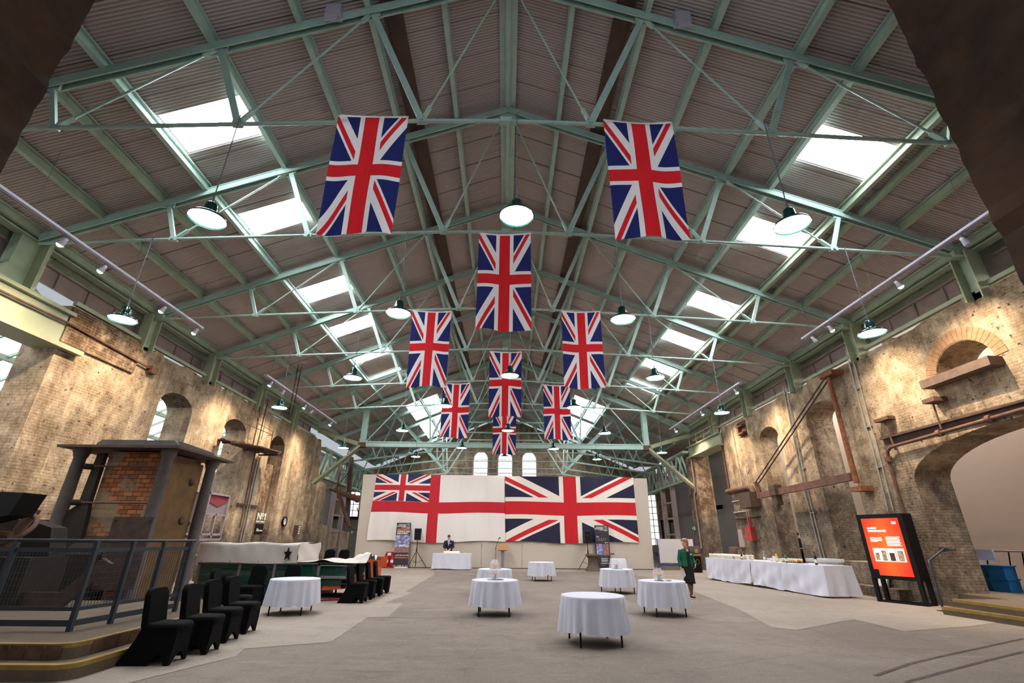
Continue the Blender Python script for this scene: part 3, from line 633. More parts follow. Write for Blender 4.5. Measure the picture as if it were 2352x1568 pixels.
# foreground cross wall piers that frame the view
mb = MB()
for (x0, x1) in ((-9.0, -6.3), (5.9, 9.0)):
    pass
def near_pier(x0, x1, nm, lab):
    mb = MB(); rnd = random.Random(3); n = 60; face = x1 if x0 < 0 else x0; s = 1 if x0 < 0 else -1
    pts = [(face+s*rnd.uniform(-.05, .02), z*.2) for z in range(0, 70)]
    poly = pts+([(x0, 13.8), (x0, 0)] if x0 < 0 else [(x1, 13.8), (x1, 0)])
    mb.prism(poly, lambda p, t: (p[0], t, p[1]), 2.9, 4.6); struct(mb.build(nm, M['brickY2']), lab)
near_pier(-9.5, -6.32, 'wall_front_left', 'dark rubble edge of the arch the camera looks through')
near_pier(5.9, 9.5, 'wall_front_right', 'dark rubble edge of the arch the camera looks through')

# ------------------------------------------------------------------ floor
struct(MB().grid(30, 40, lambda u, v: (-21+42*u, -3+52*v, 0), False).build('floor', M['floor']), 'worn grey-brown concrete floor')
def patch(pts, nm, mat, z, lab):
    v = [atZ(px, py, 0) for px, py in pts]; mb = MB(); mb.add([(p.x, p.y, z) for p in v], [tuple(range(len(v)))]); o = struct(mb.build(nm, mat), lab); return o
def poly_patch(v, nm, mat, z, lab):
    tri = tessellate_polygon([[Vector((p[0], p[1], 0)) for p in v]]); mb = MB(); mb.add([(p[0], p[1], z) for p in v], [tuple(t) for t in tri]); return struct(mb.build(nm, mat), lab)
P = lambda a, b: tuple(atZ(a, b, 0)[:2])
left = [P(997, 1320), P(930, 1359), P(947, 1361), P(884, 1384), P(926, 1385), P(891, 1417), P(845, 1417), P(761, 1474), P(700, 1479), P(560, 1490), (-3.9, 8.1), (-4.6, 6.3), (-5.0, 3.5), (-12.6, 3.5), (-12.6, 30.9), P(997, 1311)]
poly_patch(left, 'floor_lane_left', M['floorlight'], .004, 'pale concrete lane beside the plastered wall')
right = [P(1430, 1316), P(1520, 1331), P(1603, 1362), P(1700, 1400), P(1770, 1440), P(1830, 1447), P(1960, 1422), P(2078, 1450), P(2240, 1437), (12.4, 12.6), (12.4, 30.9), P(1430, 1309)]
poly_patch(right, 'floor_lane_right', M['floorlight'], .004, 'pale concrete lane in front of the bar')
poly_patch([(-12.6, 28.3), (12.4, 28.3), (12.4, 31.0), (-12.6, 31.0)], 'floor_lane_back', M['floorlight'], .007, 'pale concrete strip in front of the flags')
0 and poly_patch([P(1690, 1462), P(1800, 1452), P(1900, 1470), P(1880, 1500), P(1740, 1490)], 'floor_patch', M['floorlight'], .003, 'pale repair patch in the floor')
poly_patch([P(1760, 1425), P(1640, 1410), P(1590, 1418), P(1690, 1432)], 'floor_patch.001', M['floormid'], .003, 'small pale repair patch by the round tables')
def groove(pts, w, nm, lab):
    mb = MB(); v = [Vector((*P(*p), .003)) for p in pts]
    mb.add([v_+Vector((-w*.5, w*.5, 0)) for v_ in v]+[v_-Vector((-w*.5, w*.5, 0)) for v_ in v], [(i, i+1, len(v)+i+1, len(v)+i) for i in range(len(v)-1)])
    struct(mb.build(nm, M['floordark']), lab)
groove([(2010, 1552), (2090, 1524), (2180, 1503), (2270, 1484), (2352, 1466)], .045, 'floor_rail', 'dark curved rail groove in the floor')
groove([(2080, 1567), (2160, 1545), (2250, 1521), (2352, 1496)], .045, 'floor_rail.001', 'second dark curved rail groove in the floor')
groove([(1140, 1419), (1000, 1420), (890, 1418)], .02, 'floor_joint', 'dark joint across the floor')
groove([(1490, 1395), (1400, 1360), (1300, 1325), (1285, 1313)], .015, 'floor_joint.001', 'thin joint running toward the back wall')
# ------------------------------------------------------------------ steelwork on the wall heads
for side, X, nm in ((-1, XL, 'left'), (1, XR, 'right')):
    s = side; zz = lambda y: SL*(y-15)
    y0, y1 = (3.0, 31.3)
    mb = MB(); mb.bar((X+s*.25, y0, 8.93+zz(y0)), (X+s*.25, y1, 8.93+zz(y1)), .1, .22); mb.bar((X+s*.15, y0, 8.82+zz(y0)), (X+s*.15, y1, 8.82+zz(y1)), .26, .04)
    tag(mb.build('eave_beam', M['green_dull']), 'green steel eave beam along the head of the %s wall' % nm, 'beam')
    mb = MB(); mb.bar((X+s*.55, y0, 8.35+zz(y0)), (X+s*.55, y1, 8.35+zz(y1)), .05, .5); mb.bar((X+s*.48, y0, 8.62+zz(y0)), (X+s*.48, y1, 8.62+zz(y1)), .1, .06)
    y = y0+.5
    while y < y1: mb.bar((X+s*.5, y, 8.1+zz(y)), (X+s*.5, y, 8.6+zz(y)), .06, .05, (0, 1, 0)); y += 1.06
    struct(mb.build('trim_%d' % (2 if s < 0 else 3), M['louvre']), 'weathered louvre boards between wall head and roof')
    mb = MB(); mb.bar((X+s*.05, 12.3 if s < 0 else 4.4, 7.86), (X+s*.05, 31.0, 7.78), .12, .12)
    tag(mb.build('wall_plate', M['green_pale']), 'pale green steel rail lying along the top of the %s wall' % nm, 'beam')
    struct(MB().bar((X+s*.62, y0, 9.0+zz(y0)), (X+s*.62, 48.9, 9.0+zz(y1)), .04, .9).build('trim_%d' % (8 if s < 0 else 9), M['green_dull']), 'closing sheet under the eave')
    for i, y in enumerate(TY[1:]):
        if s < 0 and i == 0: continue
        t = thing('stanchion', 'x', 'post', (X, y, 0), 0, 'steel stanchions on the %s wall head' % nm)
        t['label'] = 'short pale green stanchion on the %s wall head, under the %s roof truss' % (nm, ['second', 'third', 'fourth', 'fifth', 'sixth'][i])
        mb = MB(); mb.box((-.1+s*.1, -.2, 7.55), (.1+s*.1, .2, 8.95+zz(y))); mb.build('web', M['green_dull'], t)
        mb = MB(); mb.box((-s*.06-.16, -.24, 7.45), (-s*.06+.1, -.2, 8.82+zz(y))); mb.build('flange', M['green_pale'], t)
        mb = MB(); mb.box((-s*.06-.16, .2, 7.5), (-s*.06+.1, .24, 8.8+zz(y))); mb.build('flange', M['green_pale'], t)
        mb = MB(); mb.cbox((-s*.15, 0, 8.78+zz(y)), (.5, .3, .14)); mb.build('bracket', M['green_dull'], t)
# crane girder on the near left, with its column
t = thing('crane_girder', 'pale green plate girder running from the plastered wall toward the camera', 'beam', (XL, 0, 0))
mb = MB(); mb.box((-.5, 3.0, 6.55), (-.42, 12.5, 7.4)); mb.box((-.05, 3.0, 6.55), (.03, 12.5, 7.4)); mb.build('web_plate', M['green_pale'], t)
MB().box((-.7, 3.0, 6.42), (.2, 12.9, 6.55)).build('bottom_flange', M['green_pale'], t)
MB().box((-.6, 3.0, 7.4), (.15, 12.3, 7.5)).build('top_flange', M['green_pale'], t)
mb = MB().prism([(9.6, 7.5), (11.6, 7.5), (11.2, 7.7), (10.9, 8.0), (10.9, 8.95), (10.3, 8.95), (10.3, 8.0), (10.0, 7.7)], lambda p, q: (q, p[0], p[1]), -.35, -.1); mb.build('column', M['green_dull'], t)
mb = MB(); mb.box((-.1, 10.82, 7.5), (.16, 10.94, 8.9)); mb.build('flange', M['green_pale'], t)
mb = MB(); mb.tube([(.12, 3, 7.05), (.12, 12.4, 7.15), (.12, 15.6, 7.0)], .035, 6); mb.cbox((.1, 15.7, 6.98), (.2, .3, .25)); tag(mb.build('rusty_pipe', M['rust'], None, None, (XL, 0, 0)), 'thin rusty pipe along the plastered wall below the brick band', 'pipe')
# girder from the end of the right wall to the pier, lattice girders behind
t = thing('plate_girder', 'cream-green plate girder bridging from the brick wall to the brick pier', 'beam', (XR, 0, 0))
MB().box((-.15, 26.6, 6.75), (-.05, 31.6, 7.35)).build('web_plate', M['green_pale'], t)
mb = MB(); mb.box((-.35, 26.6, 6.68), (.6, 31.6, 6.76)); mb.box((-.3, 26.6, 7.35), (.1, 31.6, 7.41)); mb.build('flange', M['green_pale'], t)
mb = MB()
for y in (27.4, 28.6, 29.8, 31): mb.bar((-.25, y, 7.4), (-.25, y, 7.95), .04, .04)
mb.tube([(-.25, 26.6, 7.95), (-.25, 31.6, 7.95)], .03, 6); mb.build('guard_rail', M['green_pale'], t)
for side, X, nm in ((-1, XL, 'left'), (1, XR, 'right')):
    t = thing('lattice_girder', 'green lattice girder with zigzag web along the %s side of the rear bay' % nm, 'beam', (X, 0, 0))
    for z, pn in ((7.3, 'top_chord'), (5.45, 'bottom_chord')): MB().bar((0, 32.6, z), (0, 48.9, z-.15), .4, .16).build(pn, M['green_dull'], t)
    y = 32.8; i = 0; mb = MB()
    while y < 48:
        for dx in (-.14, .14): mb.bar((dx, y, 7.3 if i % 2 else 5.45), (dx, y+1.1, 5.45 if i % 2 else 7.3), .06, .12, (1, 0, 0))
        y += 1.1; i += 1
    mb.build('web_lattice', M['green'], t)
    t = thing('laced_column', 'grey laced steel column standing under the %s lattice girder' % nm, 'post', (X, 37.3, 0))
    for dy in (-1.15, 1.15): MB().box((-.14, dy-.17, 0), (.14, dy+.17, 7.2)).build('column_leg', M['greypanel'] if s < 0 else M['louvre'], t)
    mb = MB()
    for j in range(6): mb.box((-.05, -1.1, .9+j*1.1), (.05, 1.1, 1.02+j*1.1))
    mb.build('lacing_bar', M['louvre'], t)

# ------------------------------------------------------------------ lights
def make_lamp():
    t = thing('pendant_lamp', 'x', 'hanging lamp', (0, 0, 0))
    mb = MB(); mb.lathe([(.305, 0), (.31, .02), (.29, .05), (.22, .09), (.15, .115), (.125, .13), (.11, .18), (.095, .33), (.07, .36), (0, .365)], 28); mb.lathe([(.3, .0), (.27, .045), (.12, .12)], 28)
    sh = mb.build('lamp_shade', M['dkgreen'], t)
    mb = MB(); mb.tube([(.13, 0, .12), (.16, 0, .17), (.12, 0, .24), (.105, 0, .26)], .008, 5); mb.tube([(-.13, 0, .12), (-.16, 0, .17), (-.12, 0, .24), (-.105, 0, .26)], .008, 5); mb.build('shade_clip', M['steelgrey'], sh)
    MB().lathe([(0, .012), (.15, .01), (.292, .022)], 28).build('lens', M['lampwhite'], t)
    mb = MB(); mb.tube([(0, 0, .36), (0, 0, .5)], .02, 6); mb.tube([(0, 0, .45), (0, 0, 2.55)], .011, 5); mb.build('cable', M['cablegrey'], t)
    return t
lamp0 = make_lamp()
LAMPS = {1: (-5.36, .13, 5.1), 2: (-9.49, -2.74, 2.88, 9.08), 3: (-5.2, .09, 5.04), 4: (-9.34, -2.55, 2.8, 8.92), 5: (-5.17, .07, 4.9), 6: (-9.4, -2.58, 2.75, 9.03)}
LZ = {1: (6.78, 6.95, 6.85), 2: (6.5, 6.77, 6.69, 6.4), 3: (6.56, 6.7, 6.69), 4: (6.5, 6.65, 6.65, 6.5), 5: (6.52, 6.58, 6.5), 6: (6.38, 6.45, 6.45, 6.3)}
first = True; on = ['first', 'second', 'third', 'fourth', 'fifth', 'sixth']
for k, xs in LAMPS.items():
    for i, x in enumerate(xs):
        l = lamp0 if first else dup(lamp0); first = False
        l.location = (x, TY[k-1]-.12, LZ[k][i])
        pos = {3: ('over the left of the hall', 'on the centre line', 'over the right of the hall'), 4: ('beside the left wall', 'just left of centre', 'just right of centre', 'beside the right wall')}[len(xs)][i]
        l['label'] = 'lit green enamel pendant hanging from the %s truss, %s' % (on[k-1], pos); l['group'] = 'green pendant lamps'
for i, (x, z) in enumerate(((-5.88, 6.5), (-.1, 6.55), (5.93, 6.46))):
    l = dup(lamp0); l.location = (x, 30.95, z); l['group'] = 'green pendant lamps'; l.children
    l['label'] = 'small lit green pendant under the portal frame, '+('over the ensign', 'between the two big flags', 'over the big union flag')[i]
def make_spot():
    t = thing('track_spotlight', 'x', 'spotlight', (0, 0, 0))
    mb = MB(); mb.box((-.03, -.12, -.03), (.03, .12, .0)); mb.tube([(0, 0, -.02), (0, 0, -.09)], .015, 6); mb.build('bracket', M['rack'], t)
    h = MB().lathe([(.0, .0), (.05, 0), (.055, -.08), (.075, -.17), (.08, -.2)], 14)
    h.xf(Matrix.Translation((0, 0, -.08)) @ Matrix.Rotation(radians(28), 4, 'Y')); hd = h.build('lamp_head', M['rack'], t)
    g = MB().ball((0, 0, -.2), (.068, .068, .05), 12, 8); g.xf(Matrix.Translation((0, 0, -.08)) @ Matrix.Rotation(radians(28), 4, 'Y')); g.build('lens', M['spotglow'], t)
    return t
sp0 = make_spot(); fs = True
def add_spot(x, y, z, side, lab, lit=True, aim=3.6, pw=620):
    global fs
    o = sp0 if fs else dup(sp0); fs = False
    o.location = (x, y, z); o.rotation_euler = (0, 0, 0 if side < 0 else pi); o['label'] = lab; o['group'] = 'track spotlights'
    if not lit:
        for c in o.children:
            if c.name.startswith('lens'): c.data = c.data.copy(); c.data.materials.clear(); c.data.materials.append(M['rack'])
        return
    L = bpy.data.lights.new('spot', 'SPOT'); L.energy = pw; L.color = (1, .78, .53); L.spot_size = radians(100); L.spot_blend = 1.0; L.shadow_soft_size = .06
    lo = bpy.data.objects.new('spot_beam', L); COL.objects.link(lo)
    p = Vector((x+(-.1 if side < 0 else .1), y, z-.32)); tgt = Vector((XL if side < 0 else XR, y+.1, z-aim)); lo.location = p
    lo.rotation_euler = (tgt-p).to_track_quat('-Z', 'Y').to_euler()
def track(x, y0, y1, z, lab):
    t = thing('lighting_track', lab, 'lighting track', (x, 0, z)); mb = MB().box((-.07, y0, 0), (.07, y1, .06)); mb.box((-.05, y0, -.02), (-.03, y1, 0)); mb.box((.03, y0, -.02), (.05, y1, 0)); mb.build('rail', M['rack'], t)
    for q in range(4):
        y = y0+.4+(y1-y0-.8)*q/3; MB().tube([(0, y, .05), (0, y, zr(x, y)-z-.1)], .006, 4).build('hanging_rod', M['cablegrey'], t)
track(-10.6, 5.2, 14.85, 8.22, 'long lilac-grey lighting track over the near part of the plastered wall')
track(-10.6, 19.6, 28.8, 8.14, 'lilac-grey lighting track over the far part of the plastered wall')
track(10.6, 5.2, 15.25, 8.3, 'long lilac-grey lighting track over the wide arch')
track(10.6, 20.1, 29.9, 8.24, 'lilac-grey lighting track over the far end of the bar')
for i, y in enumerate((9.5, 10.7, 13.05, 14.7)): add_spot(-10.62, y, 8.24, -1, 'lit spotlight on the near left track, '+['nearest the camera', 'second along', 'third along', 'at its far end'][i], True, 3.2, 330)
for i, y in enumerate((20.3, 24.2, 28.2)): add_spot(-10.62, y, 8.16, -1, 'lit spotlight on the far left track, '+['at its near end', 'in its middle', 'at its far end'][i])
for i, y in enumerate((21.6, 25.2)): add_spot(-10.62, y, 8.16, -1, 'unlit spotlight on the far left track, '+['near its start', 'beyond its middle'][i], False)
for i, (y, li) in enumerate(((9.0, False), (11.0, True), (13.9, True), (14.8, False))): add_spot(10.62, y, 8.3, 1, ('lit' if li else 'unlit')+' spotlight on the near right track, '+['nearest the camera', 'hidden behind the pendant', 'second from its far end', 'at its far end'][i], li)
for i, y in enumerate((20.8, 24.9, 29.2)): add_spot(10.62, y, 8.24, 1, 'lit spotlight on the far right track, '+['at its near end', 'in its middle', 'at its far end'][i])
for i, (x, y) in enumerate(((-11.0, 33.2), (11.4, 35.5))):
    add_spot(x, y, 7.2, -1 if x < 0 else 1, 'small lit floodlight in the rear bay behind the %s end of the portal frame' % ('left' if x < 0 else 'right'), True, 2, 60)
# floodlight boxes clamped on the nearest truss
t = thing('floodlight_box', 'grey metal floodlight box on the first truss, left of the ridge', 'floodlight', (-4.0, 6.85, 0))
zt = zc(-4, 7); MB().box((-.17, -.1, zt-.05), (.17, .12, zt+.25)).build('housing', M['rack'], t)
mb = MB(); mb.tube([(-.12, 0, zt+.25), (-.08, 0, zt+.34), (.08, 0, zt+.34), (.12, 0, zt+.25)], .012, 5); mb.build('bracket', M['alu'], t); MB().box((-.14, -.12, zt-.32), (.14, -.08, zt-.12)).build('clamp_plate', M['rack'], t)
t2 = dup(t, (3.85, 6.85, 0), None, 'grey metal floodlight box on the first truss, right of the ridge')

# ------------------------------------------------------------------ flags
def hang_flag(x, y, ztop, ph, lab, h=2.86):
    t = thing('union_flag', lab, 'flag', (x, y-.09, ztop), 0, 'union flags hanging from the trusses')
    wv = lambda s, tt: .035*sin(5*s+2*tt+ph)*(1-tt)**.6+.02*sin(13*s+ph*2)*(1-tt)+.015*sin(9*tt+4*s+ph)
    mb = MB(); mb.grid(18, 36, lambda s, tt: ((s-.5)*1.4*(1-.05*(1-tt)*(.5+.5*sin(ph))), wv(s, tt), -h*(1-tt)-.05*sin(pi*s)*tt**6-.03*(1-tt)*sin(7*s+ph)), True, lambda s, tt: (1-tt, s))
    o = mb.build('flag_cloth', M['flag_hang'], t)
    mb = MB()
    for s in (-1, 1): mb.tube([(s*.68, 0, -.02), (s*.68, .05, .0), (s*.68, .09, .06)], .012, 5)
    mb.build('tie', M['flaggrommet'], t)
hang_flag(-2.75, TY[0], 9.42, .3, 'left-hand union flag hanging from the nearest truss')
hang_flag(2.56, TY[0], 9.40, 2.1, 'right-hand union flag hanging from the nearest truss')
hang_flag(-.11, TY[1], 9.29, 4.0, 'single union flag hanging on the centre line from the second truss', 2.92)
hang_flag(-2.73, TY[2], 9.17, 1.2, 'left-hand union flag hanging from the third truss')
hang_flag(2.62, TY[2], 9.24, 5.2, 'right-hand union flag hanging from the third truss', 2.92)
hang_flag(-.08, TY[3], 9.16, .9, 'union flag behind the centre pendant, hanging from the fourth truss', 2.9)
hang_flag(-2.61, TY[4], 9.07, 3.1, 'left-hand union flag in front of the rear rooflights')
hang_flag(2.56, TY[4], 9.04, 2.6, 'right-hand union flag in front of the rear rooflights')
hang_flag(-.12, TY[5], 8.93, 1.7, 'farthest union flag, hanging in front of the arched gable windows', 2.8)
YP = 31.1
struct(MB().prism([(-9.05, 0), (9.0, 0), (9.1, 5.32), (-9.15, 5.39)], lambda p, q: (p[0], YP+q, p[1]), 0, .2).build('wall_partition', M['whitewall']), 'cream freestanding partition wall carrying two large flags')
mb = MB()
for x in (-1.42, 1.05): mb.box((x-.012, YP-.006, .02), (x+.012, YP+.002, 1.7)); mb.box((x-.02, YP-.014, .28), (x+.02, YP, .5)); mb.box((x-.02, YP-.014, 1.15), (x+.02, YP, 1.35))
d_ = mb.build('door_3', M['louvre']); struct(d_, 'flush double door seams in the partition')
mb = MB(); mb.box((-9.05, YP-.02, 0), (9.0, YP-.002, .05)); struct(mb.build('baseboard_back', M['concrete']), 'dusty foot of the partition')
def big_flag(x0, x1, z0, z1, mat, lab, sag, seed, skew):
    nx = 80; rf = random.Random(seed); ph = [rf.uniform(0, 6) for _ in range(4)]
    def fn(u, v):
        dn = 1-v; fold = (.02*sin(40*u+ph[0])+.015*sin(67*u+ph[1]+3*v)+.02*sin(23*u+ph[2]))*dn**.7
        zb = z0+sag*(.3*sin(pi*u*2.9+.4)-.25*sin(pi*u))
        return (x0+(x1-x0)*u+skew*dn*(1-2*u)-.1*dn*sin(6*v)*(1-u)*.3, YP-.06-.05*dn+fold, zb+(z1-zb)*v+.02*sin(pi*u*3)*(1-v))
    o = MB().grid(nx, 40, fn, True, lambda u, v: (u, v)).build('wall_flag', mat); return tag(o, lab, 'flag')
big_flag(-8.29, -.1, 1.48, 5.4, M['flag_ensign'], 'large white ensign with a red cross hung on the cream partition', .14, 2, -.12)
big_flag(-.04, 8.2, 1.5, 5.37, M['flag_wall'], 'large union flag hung sideways on the cream partition', .1, 4, .0)
# ------------------------------------------------------------------ tables
def make_table():
    t = thing('round_table', 'x', 'table'); MB().lathe([(0, .69), (.52, .69), (.53, .70), (.53, .712), (0, .714)], 36).build('tabletop', M['louvre'], t)
    for sx in (-1, 1):
        for sy in (-1, 1): MB().tube([(sx*.34, sy*.4, .7), (sx*.345, sy*.41, 0)], .017, 8).build('leg', M['black'], t)
    return t
def cloth_mesh(seed):
    r_ = random.Random(seed); n = 160; kf = [(r_.choice([14, 16, 18]), r_.uniform(0, 6), .03), (r_.choice([9, 11]), r_.uniform(0, 6), .022), (25, r_.uniform(0, 6), .012)]; nt = r_.uniform(3.9, 5.6)
    mb = MB(); rows = [(.0, .722), (.3, .722), (.53, .7222), (.545, .719), (.55, .71)]; rs = []
    for j in range(13): rows.append((None, j/12))
    vs = []
    for r0, q in rows:
        ring = []
        for k in range(n):
            a = 2*pi*k/n; fold = sum(A_*(1-2*abs(sin((f_*a+p_)/2))**1.0) for f_, p_, A_ in kf)
            if r0 is not None: r, z = max(r0, .001), q
            else:
                d = abs((a-nt+pi) % (2*pi)-pi); gap = math.exp(-(d/.09)**2)
                r = .553+q*.055+fold*(q**.6)*1.1-gap*q*.02; z = .69-q*(.50-.05*gap+.012*sin(3*a+seed))
            ring.append((r*cos(a), r*sin(a), z))
        rs.append(ring)
    mb.rings(rs, True, False); return mb
TAB = [((1.55, 9.29), .1, 'standing alone nearest the camera', False), ((-.23, 12.5), 0, 'on the centre line, nearer of two with vases', True), ((-.32, 17.0), .2, 'half hidden, in line with the lectern', True), ((1.6, 22.45), .1, 'bare and farthest from the camera', False), ((3.8, 17.6), .65, 'with a vase, nearest the iron bollard', True), ((3.81, 12.66), .08, 'carrying a vase, beside the woman in green', True), ((-4.91, 12.37), .1, 'bare, among the black chairs on the pale lane', False)]
tb0 = make_table()
def make_vase():
    t = thing('fishbowl_vase', 'x', 'vase')
    MB().lathe([(.0, .004), (.07, .006), (.11, .03), (.138, .085), (.142, .14), (.125, .2), (.095, .245), (.09, .25), (.094, .262), (.086, .25), (.12, .198), (.136, .14), (.132, .088), (.105, .036), (.065, .012), (0, .01)], 24).build('bowl', M['glass'], t)
    mb = MB(); r_ = random.Random(3)
    for q in range(16): a = r_.uniform(0, 6.28); rr = r_.uniform(.02, .1); mb.ball((rr*cos(a), rr*sin(a), .115+r_.uniform(-.008, .012)), (.026, .026, .011), 7, 5)
    mb.build('petals', M['petal'], t)
    mb = MB()
    for q in range(9): a = r_.uniform(0, 6.28); rr = r_.uniform(.02, .06); mb.tube([(rr*cos(a)*.6, rr*sin(a)*.6, .02), (rr*cos(a), rr*sin(a), .11)], .005, 5)
    mb.build('stems', M['leafgreen'], t)
    mb = MB()
    for q in range(5): a = 1.3*q; mb.tube([(.05*cos(a), .05*sin(a), .12), (.1*cos(a), .1*sin(a), .21), (.07*cos(a+.6), .07*sin(a+.6), .28), (.03*cos(a+1.2), .03*sin(a+1.2), .25)], .0035, 5)
    mb.build('curled_stem', M['alu'], t)
    return t
vs0 = make_vase(); fv = True
def mirror_disc(x, y, lab):
    o = MB().lathe([(0, .0), (.2, .0), (.205, .004), (.2, .008), (0, .008)], 32).build('mirror_plate', M['mirror']); o.location = (x, y, .7245); tag(o, lab, 'mirror plate', 'round mirror plates under the vases')
n = NB('mirror_glass'); n.base((.4, .42, .46)); n.set(Roughness=.08, Metallic=1.0); M['mirror'] = n.m
for i, ((x, y), rz, lab, vase) in enumerate(TAB):
    t = tb0 if i == 0 else dup(tb0); t.location = (x, y, 0); t.rotation_euler = (0, 0, rz); t['label'] = 'round folding table with black legs, '+lab; t['group'] = 'round tables on the hall floor'
    o = cloth_mesh(i+11).build('tablecloth', M['cloth']); o.location = (x, y, 0); tag(o, 'white cloth draped over the round table '+lab, 'tablecloth', 'white cloths over the round tables')
    if vase:
        v = vs0 if fv else dup(vs0); fv = False; dx = -.02 if i != 5 else -.08
        v.location = (x+dx, y-.05, .733); v.rotation_euler = (0, 0, i*1.7)
        w_ = {1: 'on the nearer centre line table', 2: 'on the half hidden table before the lectern', 4: 'on the table nearest the iron bollard', 5: 'on the table beside the woman in green'}[i]
        v['label'] = 'glass fishbowl vase with orange petals '+w_; v['group'] = 'fishbowl vases'
        mirror_disc(x+.02, y-.05, 'round mirror plate '+w_)
# ------------------------------------------------------------------ covered chairs
def make_chair():
    t = thing('banquet_chair', 'x', 'chair')
    # backrest: rounded slab leaning back
    mb = MB(); out = [(-.205, .44)]+[(-.205, .8)]+[(-.205+.1-.1*cos(a), .8+.12*sin(a)) for a in [pi/2*k/6 for k in range(1, 7)]]+[(.105+.1*sin(a), .8+.12*cos(a)) for a in [pi/2*k/6 for k in range(0, 7)]]+[(.205, .44)]
    ln = lambda z: -.19-.16*max(0, (z-.44))
    mb.prism(out, lambda p, q: (ln(p[1])+q*(1-.35*max(0, p[1]-.6)), p[0], p[1]), -.045, .045); mb.build('backrest', M['spandex'], t)
    mb = MB(); mb.ell([(0.02, 0, .38, .255, .205), (.02, 0, .43, .268, .218), (.02, 0, .475, .264, .216), (.02, 0, .492, .225, .185), (.02, 0, .493, .1, .1)], 28, .5); mb.build('seat', M['spandex'], t)
    def panel(pts, fn, nm):
        m2 = MB(); m2.prism(pts, fn, 0, .012); m2.build(nm, M['spandex'], t)
    sidep = [(-.44, 0), (-.02, 0)]+[(-.02+.21*k/10, .01+.12*sin(pi*k/10)) for k in range(1, 10)]+[(.19, 0), (.245, 0), (.262, .2), (.27, .45), (-.21, .45), (-.26, .3), (-.34, .14)]
    for s in (-1, 1): panel(sidep, (lambda s: lambda p, q: (p[0], s*(.198+.018*(1-min(1, p[1]/.45)))-s*q, p[1]))(s), 'side_skirt')
    fr = [(-.205, 0), (-.16, 0)]+[(-.16+.32*k/10, .01+.12*sin(pi*k/10)) for k in range(1, 10)]+[(.16, 0), (.205, 0), (.209, .14), (.212, .3), (.215, .45), (-.215, .45), (-.212, .3), (-.209, .14)]
    panel(fr, lambda p, q: (.25+.02*p[1]-q, p[0], p[1]), 'front_skirt')
    panel(fr, lambda p, q: ((-.44+.714*p[1] if p[1] < .14 else -.34+.5*(p[1]-.14) if p[1] < .3 else -.26+.333*(p[1]-.3))+q, p[0], p[1]), 'back_skirt')
    for sx, x in ((0, -.33), (1, .225)):
        for s in (-1, 1): MB().tube([(x+(.1 if not sx else 0), s*.18, .42), (x, s*.185, 0)], .013, 6).build('leg', M['alu'], t)
    return t
ch0 = make_chair(); fc = True
def chair(x, y, rz, lab, grp):
    global fc
    c = ch0 if fc else dup(ch0); fc = False
    c.location = (x, y, 0); c.rotation_euler = (0, 0, rz); c['label'] = 'black covered banquet chair '+lab; c['group'] = grp
G1, G2, G3 = 'black chairs by the railing', 'black chairs at the end of the display case', 'black chairs behind the display case'
for i, (x, y) in enumerate(((-4.76, 7.72), (-4.65, 8.36), (-4.8, 9.2), (-4.88, 9.98))): chair(x, y, .04+.05*sin(i*2), ['nearest the camera, against the yellow-edged steps', 'second from the camera in the row by the steps', 'third from the camera in the row by the steps', 'last of the row by the steps, nearest the bare table'][i], G1)
p = atZ(500, 1308, .9); chair(p.x+.25, p.y, .15, 'turned sideways before the green glass, behind the row', G1)
chair(-5.55, 11.05, .12, 'half hidden between the row and the green glass', G1)
p = atZ(586, 1302, .9); chair(p.x, p.y, -pi/2-.1, 'facing the camera in front of the dark green glass case', G1)
p = atZ(669, 1300, .9); chair(p.x, p.y, -pi/2+.05, 'facing the camera behind the bare round table on the pale lane', G1)
for i, y in enumerate((14.45, 15.27, 16.12, 16.95)): chair(-4.03+.02*i, y, .03*i, ['nearest in the row of four beside the orange panel', 'second in the row of four beside the orange panel', 'third in the row of four beside the orange panel', 'farthest in the row of four beside the orange panel'][i], G2)
for i, px in enumerate((690, 706, 755, 788)): p = atY(px, 1262, 21.5); chair(p.x-(.25 if i == 0 else 0), 21.5+(.5 if i == 0 else 0), -pi/2, 'behind the canvas-covered case, '+['half hidden by its raised end', 'just right of its raised end', 'above the folded flap', 'above the crumpled end'][i], G3)
# ------------------------------------------------------------------ left side: platform, railing, forge, display case
mb = MB()
def step_box(mb, x0, x1, y0, y1, z0, z1, r=.25):
    pts = [(x0, y1), (x0, y0)]+[(x1-r+r*cos(a), y0+r+r*sin(a)) for a in [-pi/2+pi/2*k/6 for k in range(7)]]+[(x1, y1)]
    return mb.prism(pts, lambda p, q: (p[0], p[1], q), z0, z1), pts
def edge(pts, z, w, nm, lab, par):
    v = pts[1:]; mb = MB(); n_ = len(v)
    inn = []
    for i, p in enumerate(v):
        a, b = Vector(v[max(0, i-1)]), Vector(v[min(n_-1, i+1)]); d = (b-a).normalized(); inn.append(Vector(p)+Vector((-d.y, d.x))*w)
    mb.add([(p[0], p[1], z) for p in v]+[(p.x, p.y, z) for p in inn], [(i, i+1, n_+i+1, n_+i) for i in range(n_-1)])
    mb.add([(p[0]+.002, p[1]-.002, z) for p in v]+[(p[0]+.002, p[1]-.002, z-.05) for p in v], [(i, i+1, n_+i+1, n_+i) for i in range(n_-1)])
    return mb.build(nm, M['yellow'], par, lab)
t = thing('viewing_platform', 'brick and concrete viewing platform with two yellow-edged steps', 'platform', (0, 0, 0))
m1 = MB(); _, p1 = step_box(m1, -12.5, -5.17, 6.72, 11.4, 0, .17); m1.build('lower_step', M['concrete'], t); edge(p1, .174, .1, 'edge_stripe', 'yellow step edge', t)
